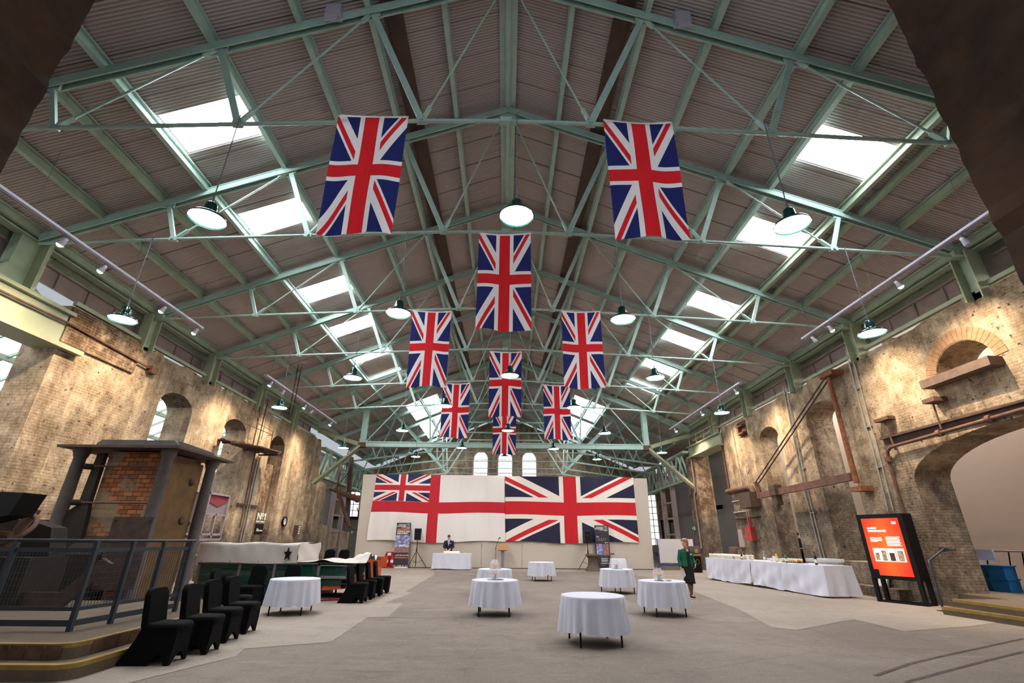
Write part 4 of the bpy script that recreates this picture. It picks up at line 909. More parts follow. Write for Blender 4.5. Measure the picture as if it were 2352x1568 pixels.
m1 = MB(); _, p2_ = step_box(m1, -12.5, -5.42, 6.98, 11.4, .17, .34); m1.build('upper_step', M['brickY3'] if 'brickY3' in M else M['concrete'], t); edge(p2_, .344, .08, 'edge_stripe', 'yellow step edge', t)
mb = MB()
for i in range(14): mb.box((-5.421, 7.3+i*.22, .18), (-5.412, 7.5+i*.22, .33))
mb.build('brick_riser', M['brickY4'], t); mb = MB()
for i in range(30): mb.box((-5.75-i*.22, 6.972, .18), (-5.55-i*.22, 6.979, .33))
mb.build('brick_riser', M['brickY4'], t)
t = thing('railing', 'dark grey steel railing with wire mesh panels around the viewing platform', 'railing', (0, 0, .34))
c0, cL, cE = Vector((-6.22, 7.85, 0)), Vector((-12.3, 7.85, 0)), Vector((-6.02, 9.85, 0)); zt = 1.19
MB().tube([cL+Vector((0, 0, zt)), c0+Vector((-.06, 0, zt)), c0+Vector((0, .06, zt)), cE+Vector((0, .12, zt))], .024, 8).build('top_rail', M['railgrey'], t)
for (a, b, n_) in ((cL, c0, 5), (c0, cE, 3)):
    for k_ in range(n_+1):
        if a == c0 and k_ == 0: continue
        p = a+(b-a)*(k_/n_); MB().cbox((p.x, p.y, zt/2), (.06, .06, zt)).build('post', M['railgrey'], t)
    for z, h in ((1.06, .06), (.28, .05), (.1, .08)): MB().bar(a+Vector((0, 0, z)), b+Vector((0, 0, z)), .02, h).build('rail', M['railgrey'], t)
    L = (b-a).length; d = (b-a)/L; mb = MB(); k_ = 0
    while k_*.055 < L: q = a+d*(k_*.055); mb.bar(q+Vector((0, 0, .3)), q+Vector((0, 0, 1.04)), .005, .005, (0, 1, 0)); k_ += 1
    for j in range(9): z = .32+j*.085; mb.bar(a+Vector((0, 0, z)), b+Vector((0, 0, z)), .005, .005)
    mb.build('mesh_panel', M['railgrey'], t)
# forge canopy
t = thing('forge', 'old forge hearth of orange firebrick under a heavy iron canopy on columns', 'forge', (0, 0, 0))
x0, x1, y0, y1 = -11.08, -8.3, 12.0, 14.3
MB().box((x0-.12, y0-.12, 3.64), (x1+.1, y1+.15, 3.7)).build('canopy_slab', M['rustdk'], t)
mb = MB(); mb.prism([(x0+.5, 3.7), (x1-.2, 3.7), (x1-.2, 3.8), (x1-.3, 3.9), (x0+.62, 3.9), (x0+.5, 3.8)], lambda p, q: (p[0], q, p[1]), y0+.28, y0+.34)
mb.prism([(y0+.3, 3.7), (y1-.25, 3.7), (y1-.25, 3.78), (y1-.35, 3.86), (y0+.4, 3.9), (y0+.3, 3.85)], lambda p, q: (q, p[0], p[1]), x1-.3, x1-.24); mb.build('canopy_curb', M['iron'], t)
for cx, cy in ((-8.6, 12.2), (-8.6, 14.1), (-10.8, 12.2), (-10.8, 14.1)):
    MB().lathe([(.2, 0), (.19, .1), (.16, .14), (.145, 1.9), (.13, 3.42), (.15, 3.45), (.165, 3.52), (.19, 3.56), (.19, 3.64)], 16, (cx, cy, 0)).build('column', M['iron'], t)
MB().box((-10.2, 12.35, 0), (-8.8, 13.9, 3.6)).build('hearth', M['forge'], t)
MB().box((-8.82, 12.3, 0), (-8.74, 13.95, 3.5)).build('side_plate', M['rustor2'], t, 'rust brown side plate')
mb = MB(); mb.prism([(-10.45, 0), (-10.05, 0), (-10.12, 1.8), (-10.2, 2.4), (-10.22, 3.55), (-10.4, 3.55), (-10.45, 2.3), (-10.9, 1.95), (-11.3, 1.95), (-11.3, 0)], lambda p, q: (p[0], q, p[1]), 12.2, 12.32); mb.build('curved_plate', M['soot'], t)
for z in (3.22, 2.35): MB().tube([(-10.5, 12.2, z), (-8.7, 12.2, z)], .022, 6).build('tie_bar', M['rust'], t)
for z in (3.2, 2.35): MB().tube([(-10.55, 12.1, z), (-10.35, 12.3, z)], .07, 8).build('hook', M['soot'], t)
mb = MB(); mb.box((-9.2, 11.85, .5), (-8.28, 11.88, 2.02))
for px_, pz in ((-9.14, 1.95), (-8.34, 1.95), (-9.14, .6)): mb.tube([(px_, 11.86, pz), (px_, 11.82, pz)], .025, 8)
mb.build('front_plate', M['rustdk'], t)
mb = MB(); mb.prism([(11.9, 0), (12.35, 0), (12.35, 1.6), (11.9, 1.2)], lambda p, q: (q, p[0], p[1]), -10.2, -9.3); mb.build('ash_bin', M['soot'], t)
for z in (3.0, 2.0): MB().ball((-8.72, 13.6, z), (.08, .12, .1), 8, 6).build('boss', M['rust'], t)
# old machine with a ring
t = thing('forge_machine', 'dark rusty machine with a round iron ring behind the mesh railing', 'machine', (-10.2, 10.4, 0))
mb = MB(); mb.box((-1.6, -.3, .34), (1.0, .6, 1.2)); mb.prism([(-1.2, 1.2), (.9, 1.2), (.75, 1.75), (.2, 1.9), (-1.0, 1.9)], lambda p, q: (p[0], q, p[1]), .2, .6); mb.build('body', M['soot'], t)
mb = MB(); mb.tube([(.3+.46*cos(2*pi*k/28), -.25+.26*sin(2*pi*k/28), 1.72+.28*sin(2*pi*k/28)) for k in range(28)], .045, 8, True); mb.build('ring', M['rust'], t)
mb = MB(); mb.tube([(.35, -.1, 1.3), (.35, -.05, 1.72), (.42, .05, 2.1)], .1, 10); mb.tube([(.22, -.35, 1.62), (.5, -.35, 1.6)], .07, 8); mb.build('spindle', M['rust'], t)
mb = MB(); mb.prism([(-.9, .34), (.2, .34), (.9, 1.1), (.7, 1.2), (.1, .6), (-.7, .6)], lambda p, q: (p[0]+1.6, q, p[1]), -.2, -.1); mb.build('brace', M['rustdk'], t)
a, b = atY(0, 1128, 9.6), atY(36, 1180, 9.6)
t = thing('black_hopper', 'black iron hopper edge beside the rusty ring, cut by the frame', 'hopper', (a.x, 9.6, 0))
mb = MB(); hw = b.x-a.x; mb.prism([(-.8, b.z-.3), (hw*.72, b.z-.02), (hw, a.z-.02), (-.8, a.z+.02)], lambda p, q: (p[0], q, p[1]), 0, .5); mb.box((-.7, .1, .34), (-.5, .4, b.z)); mb.build('shell', M['black'], t)
# display case with canvas
YB = 14.8
t = thing('display_case', 'long green glass display case with orange underbody and grey metal frame', 'display case', (0, YB, 0))
MB().box((-8.7, .1, .36), (-4.5, 1.7, .9)).build('glass_body', M['greenglass'], t)
MB().box((-8.65, .2, .05), (-5.3, 1.6, .36)).build('plinth', M['dkplinth'], t)
mb = MB()
for x in (-8.7, -7.55, -6.55, -5.3, -4.47): mb.box((x-.035, .05, .36 if x < -5.4 else .58), (x+.035, .1, .93)); mb.box((x-.035, 1.7, .36), (x+.035, 1.75, .93))
for z in (.58, .9): mb.box((-5.33, .05, z-.035), (-4.44, .1, z+.035)); mb.box((-4.47, .05, z-.035), (-4.42, 1.75, z+.035))
mb.box((-8.73, .05, .9), (-4.42, 1.75, .95)); mb.build('metal_frame', M['alu'], t)
mb = MB(); mb.box((-8.6, .35, .72), (-6.0, .42, .78)); mb.box((-8.6, .3, .5), (-5.4, .36, .53)); mb.build('inner_shelf', M['shelfgreen'], t)
mb = MB(); mb.prism([(-5.15, .24), (-4.55, .28), (-4.42, .36), (-4.42, .56), (-5.15, .56)], lambda p, q: (p[0], q, p[1]), .12, 1.5); ob = mb.build('underbody', M['orange'], t)
MB().tube([(-5.0, .11, .5), (-5.0, .13, .5)], .045, 12).build('round_cover', M['alu'], ob)
mb = MB()
for zz_ in (.47, .35): mb.box((-4.62, .1, zz_-.04), (-4.46, .125, zz_+.04))
mb.build('socket_plate', M['black'], ob)
mb = MB(); mb.tube([(-4.9, .6, .03), (-4.9, .6, .3)], .03, 6); mb.lathe([(0, .02), (.62, .02), (.64, .05), (.5, .09), (0, .1)], 24, (-5.1, .7, 0)); mb.build('turntable', M['black'], t)
mb = MB(); mb.tube([(-5.1+.78*cos(2*pi*k/32), .7+.78*sin(2*pi*k/32)+.02*sin(k), .03) for k in range(32)], .03, 6, True); tag(mb.build('hose', M['hose'], None, None, (0, YB, 0)), 'dull red hose coiled on the floor under the display case', 'hose')
t = thing('orange_cabinet', 'tall orange cabinet at the far end of the display case', 'cabinet', (-5.3, 18.0, 0)); mb = MB(); mb.box((.1, 0, .0), (.9, .6, 1.0)); mb.box((.9, .0, .7), (1.2, .04, 1.02)); mb.build('body', M['orange'], t); MB().box((.15, -.02, .1), (.2, 0, 1.0)).build('trim', M['alu'], t)
cv = MB(); nx, nz_ = 60, 14
def cvf(u, v):
    x = -8.78+(2.86)*u; fold = .012*sin(40*u+3*v)+.02*sin(9*u+5*v)
    if v < .55: q = v/.55; return (x-.02*q, -.03+fold*q-.0, .93+.52*q+.015*sin(7*u)*(1-q))
    q = (v-.55)/.45; return (x, -.03+1.7*q, 1.45+.02*sin(12*u+4*q))
cv.grid(60, 18, cvf)
cv.grid(8, 14, lambda u, v: (-5.92+.02*sin(9*u+7*v), -.03+1.7*u, .93+.52*v+.02*sin(8*u)))
cv.grid(8, 14, lambda u, v: (-8.78, -.03+1.7*u, .93+.52*v))
t = thing('canvas_cover', 'off-white canvas cover over the raised part of the display case with a black star', 'cover', (0, YB, 0)); cv.build('canvas', M['canvas'], t)
star = []
for k_ in range(10): a = pi/2+2*pi*k_/10; r = (.17 if k_ % 2 == 0 else .07); star.append((-6.2+r*.75*cos(a), 1.17+r*1.15*sin(a)))
mb = MB().prism(star, lambda p, q: (p[0], q, p[1]), -.075, -.06); mb.build('star', M['black'], t, 'black star print')
mb = MB()
for x in (-8.6, -7.8, -7.0, -6.3): mb.tube([(x, -.06, .97), (x, -.05, .97)], .012, 6)
mb.build('eyelet', M['black'], t)
r_ = random.Random(5)
def flap(u, v):
    x = -5.95+2.0*u; y = .0+1.6*v; bump = max(0, u-.35)
    return (x, y, .965+.05*sin(6*u)*sin(4*v+u)*.5+bump*(.28+.12*sin(14*u+5*v)+.08*sin(23*v+9*u)+.05*sin(37*u-11*v))*(1-abs(2*v-1)**3)+.06*math.exp(-((u-.38)/.1)**2))
tag(MB().grid(48, 24, flap).build('canvas_sheet', M['canvas'], None, None, (0, YB, 0)), 'crumpled off-white canvas sheet on the low end of the display case', 'sheet')
struct(MB().box((-12.2, 20.6, 0), (-6.4, 23.4, atY(740, 1262, 21.5).z-.92)).build('floor_dais', M['concrete']), 'low dais behind the display case')
for c in [o for o in bpy.data.objects if o.get('group') == G3]: c.location.z = atY(740, 1262, 21.5).z-.92
# window frame with red cloth standing at the wall
t = thing('window_frame', 'old lilac-grey window sash on the plaster holding dark red cloth and grey board', 'window frame', (-12.3, 19.0, 0))
mb = MB()
for y, zt_ in ((0, 3.32), (.75, 3.32), (1.5, 3.32), (2.25, 2.5), (3.0, 3.32)): mb.box((-.05, y-.04, 1.5), (.05, y+.04, zt_))
for z in (1.5, 1.7, 2.47, 3.28): mb.box((-.05, 0 if z != 2.47 else 1.5, z-.04), (.05, 3.0, z+.04))
mb.build('frame', M['wframe'], t)
MB().prism([(1.55, 2.95), (2.3, 2.78), (2.9, 3.0), (2.9, 3.26), (1.55, 3.26)], lambda p, q: (q, p[0], p[1]), -.02, 0).build('red_cloth', M['redcloth'], t)
MB().box((-.045, 1.55, 2.45), (-.022, 2.95, 3.26)).build('grey_board', M['greycloth'], t)
mb = MB(); mb.tube([(.0, .35, 1.75), (.06, .5, 2.0), (.02, .3, 2.2), (.05, .62, 2.1), (.0, .5, 1.8)], .02, 5); mb.build('tangled_wire', M['black'], t)
# signs
WX = XL+.012
def wall_text(txt, p0, p1, mat, nm, par, bold, base, fit=True):
    """text between two photo points on the left wall; local frame right=+Y up=+Z"""
    me_h = .0
    return None
def fit_text(txt, mat, nm, par, y0, y1, z0, z1, x=.01, label=None):
    o = text_mesh(txt, 1.0, mat, nm, par, Matrix.Identity(4), 'LEFT', .006, .02, 1, label); v = [q.co.copy() for q in o.data.vertices]
    a0, a1 = min(q.x for q in v), max(q.x for q in v); b0, b1 = min(q.y for q in v), max(q.y for q in v)
    for q, c_ in zip(o.data.vertices, v): q.co = (x+c_.z, y0+(y1-y0)*(c_.x-a0)/(a1-a0), z0+(z1-z0)*(c_.y-b0)/(b1-b0))
    return o
def wy(px): return atX(px, 1194, XL).y
t = thing('wall_sign', 'white No1 lettering sign with a smaller line under it on the brick', 'sign', (WX, 0, 0))
za, zb = atX(598, 1193.5, XL).z, atX(600, 1177.5, XL).z
fit_text('N', M['white'], 'letter_n', t, wy(588.5), wy(597.5), za, zb); fit_text('o', M['white'], 'letter_o', t, wy(598.5), wy(603), za+(zb-za)*.42, zb)
MB().box((.0, wy(599.5), za+(zb-za)*.12), (.02, wy(602.3), za+(zb-za)*.24)).build('underline', M['white'], t); MB().prism([(wy(605.8), za), (wy(607.9), za), (wy(607.9), zb), (wy(606.3), zb), (wy(604.2), zb-(zb-za)*.22), (wy(604.2), zb-(zb-za)*.36), (wy(605.8), zb-(zb-za)*.25)], lambda p, q: (q, p[0], p[1]), .0, .015).build('numeral', M['white'], t)
fit_text('SMITHERY', M['white'], 'small_lettering', t, wy(587.5), wy(608), atX(598, 1200, XL).z, atX(598, 1195.8, XL).z)
q0, q1 = atX(582, 1226, XL), atX(604, 1204, XL); zz0, zz1 = atX(593, 1227.5, XL).z, atX(593, 1203, XL).z
t = thing('wall_sign', 'square black sign with white lettering below the No1 sign', 'sign', (WX, 0, 0))
MB().box((0, q0.y, zz0), (.04, q1.y, zz1)).build('panel', M['black'], t); ww = q1.y-q0.y; hh = zz1-zz0
fit_text('THE', M['white'], 'lettering', t, q0.y+ww*.12, q0.y+ww*.36, zz0+hh*.48, zz0+hh*.58, .045); fit_text('COURTYARD', M['white'], 'lettering', t, q0.y+ww*.12, q0.y+ww*.92, zz0+hh*.32, zz0+hh*.45, .045)
c = atX(651, 1197, XL)
t = thing('wall_clock', 'small round clock with white face and black rim on the brick', 'clock', (WX, c.y, c.z))
rot = Matrix.Rotation(pi/2, 4, 'Y'); MB().lathe([(0, 0), (.26, 0), (.26, .1), (.21, .1), (.2, .06)], 24).xf(rot).build('rim', M['black'], t); MB().lathe([(0, .06), (.2, .062)], 24).xf(rot).build('face', M['white'], t)
mb = MB(); mb.bar((.07, 0, 0), (.07, .02, .15), .01, .02); mb.bar((.07, 0, 0), (.07, .1, -.03), .01, .02); mb.build('hands', M['black'], t)
c = atX(672, 1228, XL); c2 = atX(683, 1206, XL)
t = thing('notice_board', 'narrow brown wooden notice case with white papers on the brick', 'notice board', (WX, c.y, c.z))
mb = MB(); hh = c2.z-c.z; ww = c2.y-c.y; mb.box((0, 0, 0), (.22, ww, hh)); mb.build('case', M['rustdk'], t)
for k_ in range(4): MB().box((.222, ww*.3, hh*(.08+.23*k_)), (.23, ww*.85, hh*(.24+.23*k_))).build('paper', M['paper'], t)
def exit_sign(p, X, lab, s=1):
    t = thing('exit_sign', lab, 'sign', (X, p.y, p.z)); MB().box((0, -.32, -.13), (.03*s, .32, .13)).build('panel', M['signgreen'], t)
    mb = MB(); mb.box((.03*s, -.2, -.09), (.036*s, -.06, .09)); mb.box((.03*s, .05, -.02), (.036*s, .2, .02)); mb.prism([(.18, -.08), (.27, 0), (.18, .08)], lambda q, r: (r, q[0], q[1]), .03*s, .036*s); mb.build('pictogram', M['white'], t)
exit_sign(atX(807, 1222, XL), XL+.02, 'small green exit sign on the low plaster stub at the left')
exit_sign(atX(1595, 1213, 12.26), 12.25, 'small green exit sign on the corner of the brick pier', -1)
# wooden ledge, chains and pipes on the left wall
t = thing('wooden_ledge', 'broken wooden plank ledge with thin rails high on the plastered wall', 'ledge', (XL, 20.4, 5.52))
mb = MB()
for i, (x, l0, l1) in enumerate(((.1, .2, 3.6), (.32, .0, 4.0), (.54, .6, 4.3), (.76, 1.2, 4.35), (.95, 1.6, 4.1))): mb.bar((x, l0, .06*i*0), (x+.01, l1, .03*i), .2, .05)
mb.build('planks', M['timber'], t)
mb = MB()
for y in (.6, 2.4, 3.9): mb.bar((.0, y, -.06), (1.0, y, -.05), .07, .08)
mb.build('bearer', M['timber'], t)
mb = MB()
for y in (1.4, 3.0): mb.tube([(.95, y, 0), (.95, y, 1.0)], .018, 5)
mb.tube([(.95, .2, .75), (.95, 3.0, .78), (.3, 3.8, .9)], .015, 5); mb.tube([(.95, 1.4, 1.0), (.95, 3.0, .95), (.95, 3.0, .5)], .013, 5); mb.build('rail', M['rustdk'], t)
t = thing('hoist_chain', 'pale chain and rusty pipe running up the wall beside the wooden ledge', 'chain', (XL+.5, 23.3, 0))
mb = MB()
for k_ in range(34): z = 6.1+k_*.062; a = (k_ % 2)*pi/2; mb.tube([(.025*cos(a)*cos(q), .025*sin(a)*cos(q), z+.045*sin(q)) for q in [2*pi*j/8 for j in range(8)]], .009, 4, True)
mb.build('chain', M['alu'], t); mb = MB(); mb.tube([(-.3, .35, 2.0), (-.32, .3, 5.0), (-.25, .3, 8.2)], .035, 6); mb.build('pipe', M['rust'], t)
for i, y in enumerate((24.2, 24.75)):
    p = atX(690 if i == 0 else 676, 870, -10.3); o = thing('hanging_chain', 'dark chain hanging from the roof near the left track, '+('longer one on its right', 'one on its left')[i], 'chain', (-10.3, 21.8+i*.35, 7.0))
    mb = MB()
    for k_ in range(40): z = k_*.062; a = (k_ % 2)*pi/2; mb.tube([(.024*cos(a)*cos(q), .024*sin(a)*cos(q), z+.045*sin(q)) for q in [2*pi*j/6 for j in range(6)]], .009, 4, True)
    mb.build('chain_links', M['black'], o)
t = thing('wall_pipes', 'pair of thin grey pipes running down the plaster left of the No1 sign', 'pipes', (XL+.06, 24.2, 0))
for dy in (0, .22): MB().tube([(0, dy, 1.4), (0, dy, 5.4)], .035, 6).build('pipe', M['steelgrey'], t)
mb = MB(); mb.box((-.05, -.9, 2.98), (.02, 1.0, 3.08)); mb.build('iron_strap', M['rustdk'], t)
# rusted crane behind the broken wall end
def rod(mb, a, b, r, Y, n=8): mb.tube([atY(*a, Y), atY(*b, Y)], r, n); return mb
t = thing('rusted_crane', 'rusted wall crane with a leaning strut and thick scaly beam beside the cream partition', 'crane', (0, 0, 0)); Y = 33.6
MB().bar(atY(773, 1120, Y), atY(803, 1210, Y), .2, .22, (0, 1, 0)).build('strut', M['rust'], t)
mb = MB(); a, b = atY(757, 1121, Y), atY(826, 1147, Y); mb.tube([a+(b-a)*(k_/14) for k_ in range(15)], [.1+.14*(k_/14)+.03*sin(k_*3) for k_ in range(15)], 8); mb.build('jib_beam', M['rust'], t)
mb = MB(); mb.bar(atY(807, 1050, Y+.3), atY(797, 1200, Y+.3), .26, .26, (0, 1, 0)); mb.build('mast', M['rustdk'], t)
mb = MB(); mb.bar(atY(785, 1060, Y), atY(773, 1128, Y), .1, .1, (0, 1, 0)); mb.tube([atY(772, 1120, Y), atY(800, 1085, Y), atY(806, 1060, Y)], .03, 5); mb.tube([atY(803, 1215, Y-.5), atY(822, 1217, Y-2), atY(824, 1182, Y-2), atY(820, 1165, Y-2)], .03, 5); mb.build('stay_rods', M['rustdk'], t)
# ------------------------------------------------------------------ right side
struct(MB().box((12.6, 4.4, 0), (17, 26.7, .335)).build('floor_aisle', M['concrete']), 'raised aisle floor behind the arches')
t = thing('side_steps', 'two yellow-edged concrete steps up into the wide arch', 'steps', (0, 0, 0))
a, b = atZ(2162, 1393, .17), atZ(2352, 1419, .17)
def sbox(mb, a, b, z0, z1, far):  # front edge a->b (y decreasing)
    return mb.prism([(a.x, a.y), (b.x, b.y), (far, b.y), (far, a.y)], lambda p, q: (p[0], p[1], q), z0, z1)
ex = lambda a, b, y: a+(b-a)*((y-a.y)/(b.y-a.y))
b2 = ex(a, b, 6.0)
sbox(MB(), a, b2, 0, .17, 14.0).build('lower_step', M['concrete'], t); d = (b2-a).normalized(); nrm = Vector((.09, 0, 0))
MB().add([a+Vector((0, 0, .004)), b2+Vector((0, 0, .004)), b2+nrm+Vector((0, 0, .004)), a+nrm+Vector((0, 0, .004))], [(0, 1, 2, 3)]).add([a+Vector((-.004, 0, 0)), b2+Vector((-.004, 0, 0)), b2+Vector((-.004, 0, -.06)), a+Vector((-.004, 0, -.06))], [(0, 1, 2, 3)]).build('edge_stripe', M['yellow'], t, 'yellow step edge')
a, b = atZ(2186, 1375, .34), atZ(2352, 1397, .34); b2 = ex(a, b, 6.0)
sbox(MB(), a, b2, .17, .34, 17).build('upper_step', M['concrete'], t)
MB().add([a+Vector((0, 0, .004)), b2+Vector((0, 0, .004)), b2+nrm+Vector((0, 0, .004)), a+nrm+Vector((0, 0, .004))], [(0, 1, 2, 3)]).add([a+Vector((-.004, 0, 0)), b2+Vector((-.004, 0, 0)), b2+Vector((-.004, 0, -.06)), a+Vector((-.004, 0, -.06))], [(0, 1, 2, 3)]).build('edge_stripe', M['yellow'], t, 'yellow step edge')
# jamb corbel, ledge, arch ring, sill
struct(MB().box((12.0, 15.9, 0), (12.42, 20.2, .3)).build('trim_4', M['brickX']), 'low brick ledge at the wall foot')
struct(MB().box((12.02, 10.75, 5.72), (12.6, 12.85, 5.95)).build('trim_5', M['sillstone']), 'stone sill of the half-round opening')
ring = arc((11.75, 5.95), .86, .8, .05, pi-.05, 22); ring2 = arc((11.75, 5.95), 1.2, 1.14, .05, pi-.05, 22)
mb = MB()
for i in range(22): mb.prism([ring[i], ring2[i], (ring2[i+1][0]*.93+ring2[i][0]*.07, ring2[i+1][1]*.93+ring2[i][1]*.07), (ring[i+1][0]*.93+ring[i][0]*.07, ring[i+1][1]*.93+ring[i][1]*.07)], fx(XR, 1), -.015, .1)
struct(mb.build('trim_6', M['archbrick']), 'fanned brick arch ring over the half-round opening')
mb = MB(); mb.box((12.26, 6.0, 4.72), (12.4, 15.2, 4.78)); mb.box((12.36, 6.0, 4.55), (12.4, 15.2, 4.78)); tag(mb.build('iron_ledge', M['rustdk']), 'thin rusty iron ledge running above the wide arch', 'ledge')
def pts3(l, X): return [atX(a, b, X) for a, b in l]
mb = MB(); pp = [Vector((12.25, 6.0, 4.62)), Vector((12.25, 10.8, 4.55)), Vector((12.25, 14.85, 4.42)), Vector((12.25, 15.02, 4.32)), Vector((12.25, 15.08, 4.1)), Vector((12.25, 15.12, 2.0))]
mb.tube(pp, .052, 10)
for y, z in ((13.0, 4.48), (11.5, 4.53), (9.5, 4.57)): mb.tube([(12.25, y-.06, z), (12.25, y+.06, z)], .1, 10); mb.bar((12.25, y, z), (12.4, y, z+.1), .05, .05)
mb.tube([(12.25, 15.07, 4.15), (12.25, 15.08, 4.0)], .1, 10); tag(mb.build('rusty_pipe', M['rust']), 'thick rusty pipe running over the wide arch and turning down beside it', 'pipe')
mb = MB(); mb.tube([(12.15, 12.78, 5.35), (12.15, 12.8, 4.55)], .025, 6); mb.box((12.0, 12.55, 5.3), (12.4, 12.95, 5.42)); tag(mb.build('pipe_hanger', M['rust']), 'rusty hanger rod holding the pipe over the wide arch', 'bracket')
mb = MB(); p = atX(2040, 963, XR); mb.box((12.15, p.y-.3, p.z-.05), (12.4, p.y+.3, p.z+.05)); mb.tube([(12.25, p.y, p.z), (12.25, p.y-.1, p.z-1.0)], .03, 6); tag(mb.build('wall_bracket', M['rust']), 'rusty wall bracket above the elbow of the thick pipe', 'bracket')
def conduit(l, gap, lab):
    t = thing('conduit_pair', lab, 'conduit', (0, 0, 0))
    for dy in (0, gap):
        p = pts3(l, XR-.05); MB().tube([(XR-.02, p[0].y+dy, p[0].z+.25), (XR-.05, p[0].y+dy, p[0].z)]+[q+Vector((0, dy, 0)) for q in p[1:]], .024, 7).build('conduit', M['steelgrey'], t)
    mb = MB()
    for k_ in range(1, 4): p = pts3(l, XR-.04); z = p[-1].z+(p[0].z-p[-1].z)*k_/4; y = p[-1].y+(p[0].y-p[-1].y)*k_/4; mb.box((XR-.06, y-.04+min(0, gap), z-.015), (XR, y+max(0, gap)+.05, z+.02))
    mb.build('saddle', M['alu'], t)
conduit([(1945, 812), (1990, 985), (2000, 1012), (2040, 1172)], -.22, 'pair of grey conduits down the wall right of the rusty crane mast')
conduit([(1800, 895), (1846, 1118), (1888, 1285)], -.2, 'pair of grey conduits down the wall behind the crane jib')
# wall jib crane
t = thing('jib_crane', 'rusted wall jib crane with a long horizontal beam and two slanting tie rods', 'crane', (0, 0, 0)); XJ = 12.05
mb = MB(); mb.tube([(XJ, 16.47, 7.3), (XJ, 16.49, 5.5), (XJ, 16.5, 3.5)], [.075, .08, .095], 12); mb.build('mast', M['rustor'], t)
for z, s_ in ((7.42, .45), (3.3, .3)): mb = MB(); mb.cbox((XJ+.15, 16.48, z), (.5, s_*1.6, .16)); mb.build('bearing', M['rustor'], t)
MB().bar((XJ-.05, 16.6, 3.72), (XJ-.05, 23.0, 3.62), .14, .26).build('jib_beam', M['rust'], t)
for dx in (-.12, .06): MB().tube([(XJ+dx, 16.5, 7.3), (XJ+dx, 23.05, 4.2)], .03, 7).build('tie_rod', M['rustdk'], t)
mb = MB(); mb.prism([(22.9, 3.5), (23.05, 3.5), (23.12, 4.25), (23.02, 4.25)], lambda p, q: (q, p[0], p[1]), XJ-.14, XJ+.06); mb.tube([(XJ-.05, 22.95, 3.55), (XJ-.05, 22.8, 3.9)], .03, 6); mb.build('end_plate', M['rust'], t)
mb = MB(); mb.cbox((XJ-.08, 21.5, 3.72), (.34, .5, .42)); mb.cbox((XJ-.08, 21.5, 3.35), (.26, .38, .5)); mb.build('trolley', M['rustdk'], t)
mb = MB()
for k_ in range(4): mb.tube([(XJ-.08, 21.35+.09*k_, 3.1), (XJ-.06, 21.34+.1*k_, 2.9-.06*(k_ % 2))], .02, 5)
mb.build('chain_end', M['rustdk'], t)
# ducts and boxes
bx0, bx1 = atX(1711, 1168, XR-.1), atX(1752, 1131, XR-.1)
t = thing('junction_box', 'large brown steel junction box with a rusty duct above it', 'box', (0, 0, 0)); y1_, y0_ = 24.9, 23.75
MB().prism([(y0_, bx0.z), (y1_, bx0.z-.02), (y1_, bx0.z+.72), (y0_, bx0.z+.7)], lambda p, q: (q, p[0], p[1]), XR-.5, XR).build('box_body', M['rustdk'], t)
mb = MB(); mb.tube([(XR-.12, 26.9, 4.15), (XR-.12, 24.6, 4.15), (XR-.12, 24.2, 4.1), (XR-.12, 24.05, 3.9), (XR-.12, 24.05, bx0.z+.7)], .13, 8); mb.build('duct', M['rust'], t)
mb = MB(); mb.tube([(XR-.05, 26.7, 3.6), (XR-.05, 25.2, 3.6), (XR-.05, 25.0, 3.5), (XR-.05, 25.0, 3.3)], .03, 6); mb.tube([(XR-.05, 26.7, 3.05), (XR-.05, 24.9, 3.05)], .03, 6); mb.tube([(XR-.03, 25.2, 4.3), (XR-.03, 25.3, 7.5)], .015, 5); mb.build('small_pipe', M['louvre'], t)
mb = MB(); mb.box((XR-.1, 24.0, 2.72), (XR, 26.7, 2.77)); tag(mb.build('iron_strip', M['rustdk']), 'thin iron strip across the plaster under the junction box', 'strip')
a, b = atX(1733, 1242, XR), atX(1733, 1210, XR)
t = thing('alarm_box', 'faded red switch box with a red conduit on the grey plaster', 'box', (XR, a.y, a.z)); MB().prism([(-.3, 0), (.28, 0), (.28, b.z-a.z), (-.3, b.z-a.z)], lambda p, q: (q, p[0], p[1]), -.26, 0).build('case', M['redbox'], t)
mb = MB(); mb.tube([(-.08, .05, b.z-a.z), (-.08, .1, b.z-a.z+.5)], .05, 7); mb.tube([(-.08, -.1, b.z-a.z), (-.08, -.1, b.z-a.z+.5)], .03, 7); ob = mb.build('conduit', M['redbox'], t)
mb = MB(); mb.tube([(-.08, .1, b.z-a.z+.5), (-.08, .1, bx0.z-a.z)], .035, 7); mb.tube([(-.08, -.1, b.z-a.z+.5), (-.08, -.1, bx0.z-a.z)], .03, 7); mb.build('conduit', M['louvre'], t, 'grey-brown upper conduit')
a, b = atX(1708, 1256, XR), atX(1703, 1215, XR); mb = MB(); mb.box((XR-.06, a.y-.3, a.z), (XR, a.y+.3, a.z+.4)); mb.box((XR-.05, a.y-.18, a.z+.4), (XR, a.y+.28, b.z)); tag(mb.build('wall_plate_box', M['louvre']), 'grey-brown metal cover plate beside the faded red switch box', 'plate')
a = atX(1706, 985, XR); mb = MB()
mb.box((XR-.25, a.y-.4, a.z-.3), (XR, a.y+.1, a.z-.2)); mb.box((XR-.2, a.y-.35, a.z+.1), (XR, a.y+.35, a.z+.2)); mb.box((XR-.18, a.y+.15, a.z-.3), (XR, a.y+.3, a.z+.3)); mb.box((XR-.02, a.y-.4, a.z-.4), (XR+.02, a.y+.4, a.z+.4)); tag(mb.build('bearing_bracket', M['rust']), 'chunky rusted bearing bracket high at the end of the right wall', 'bracket')
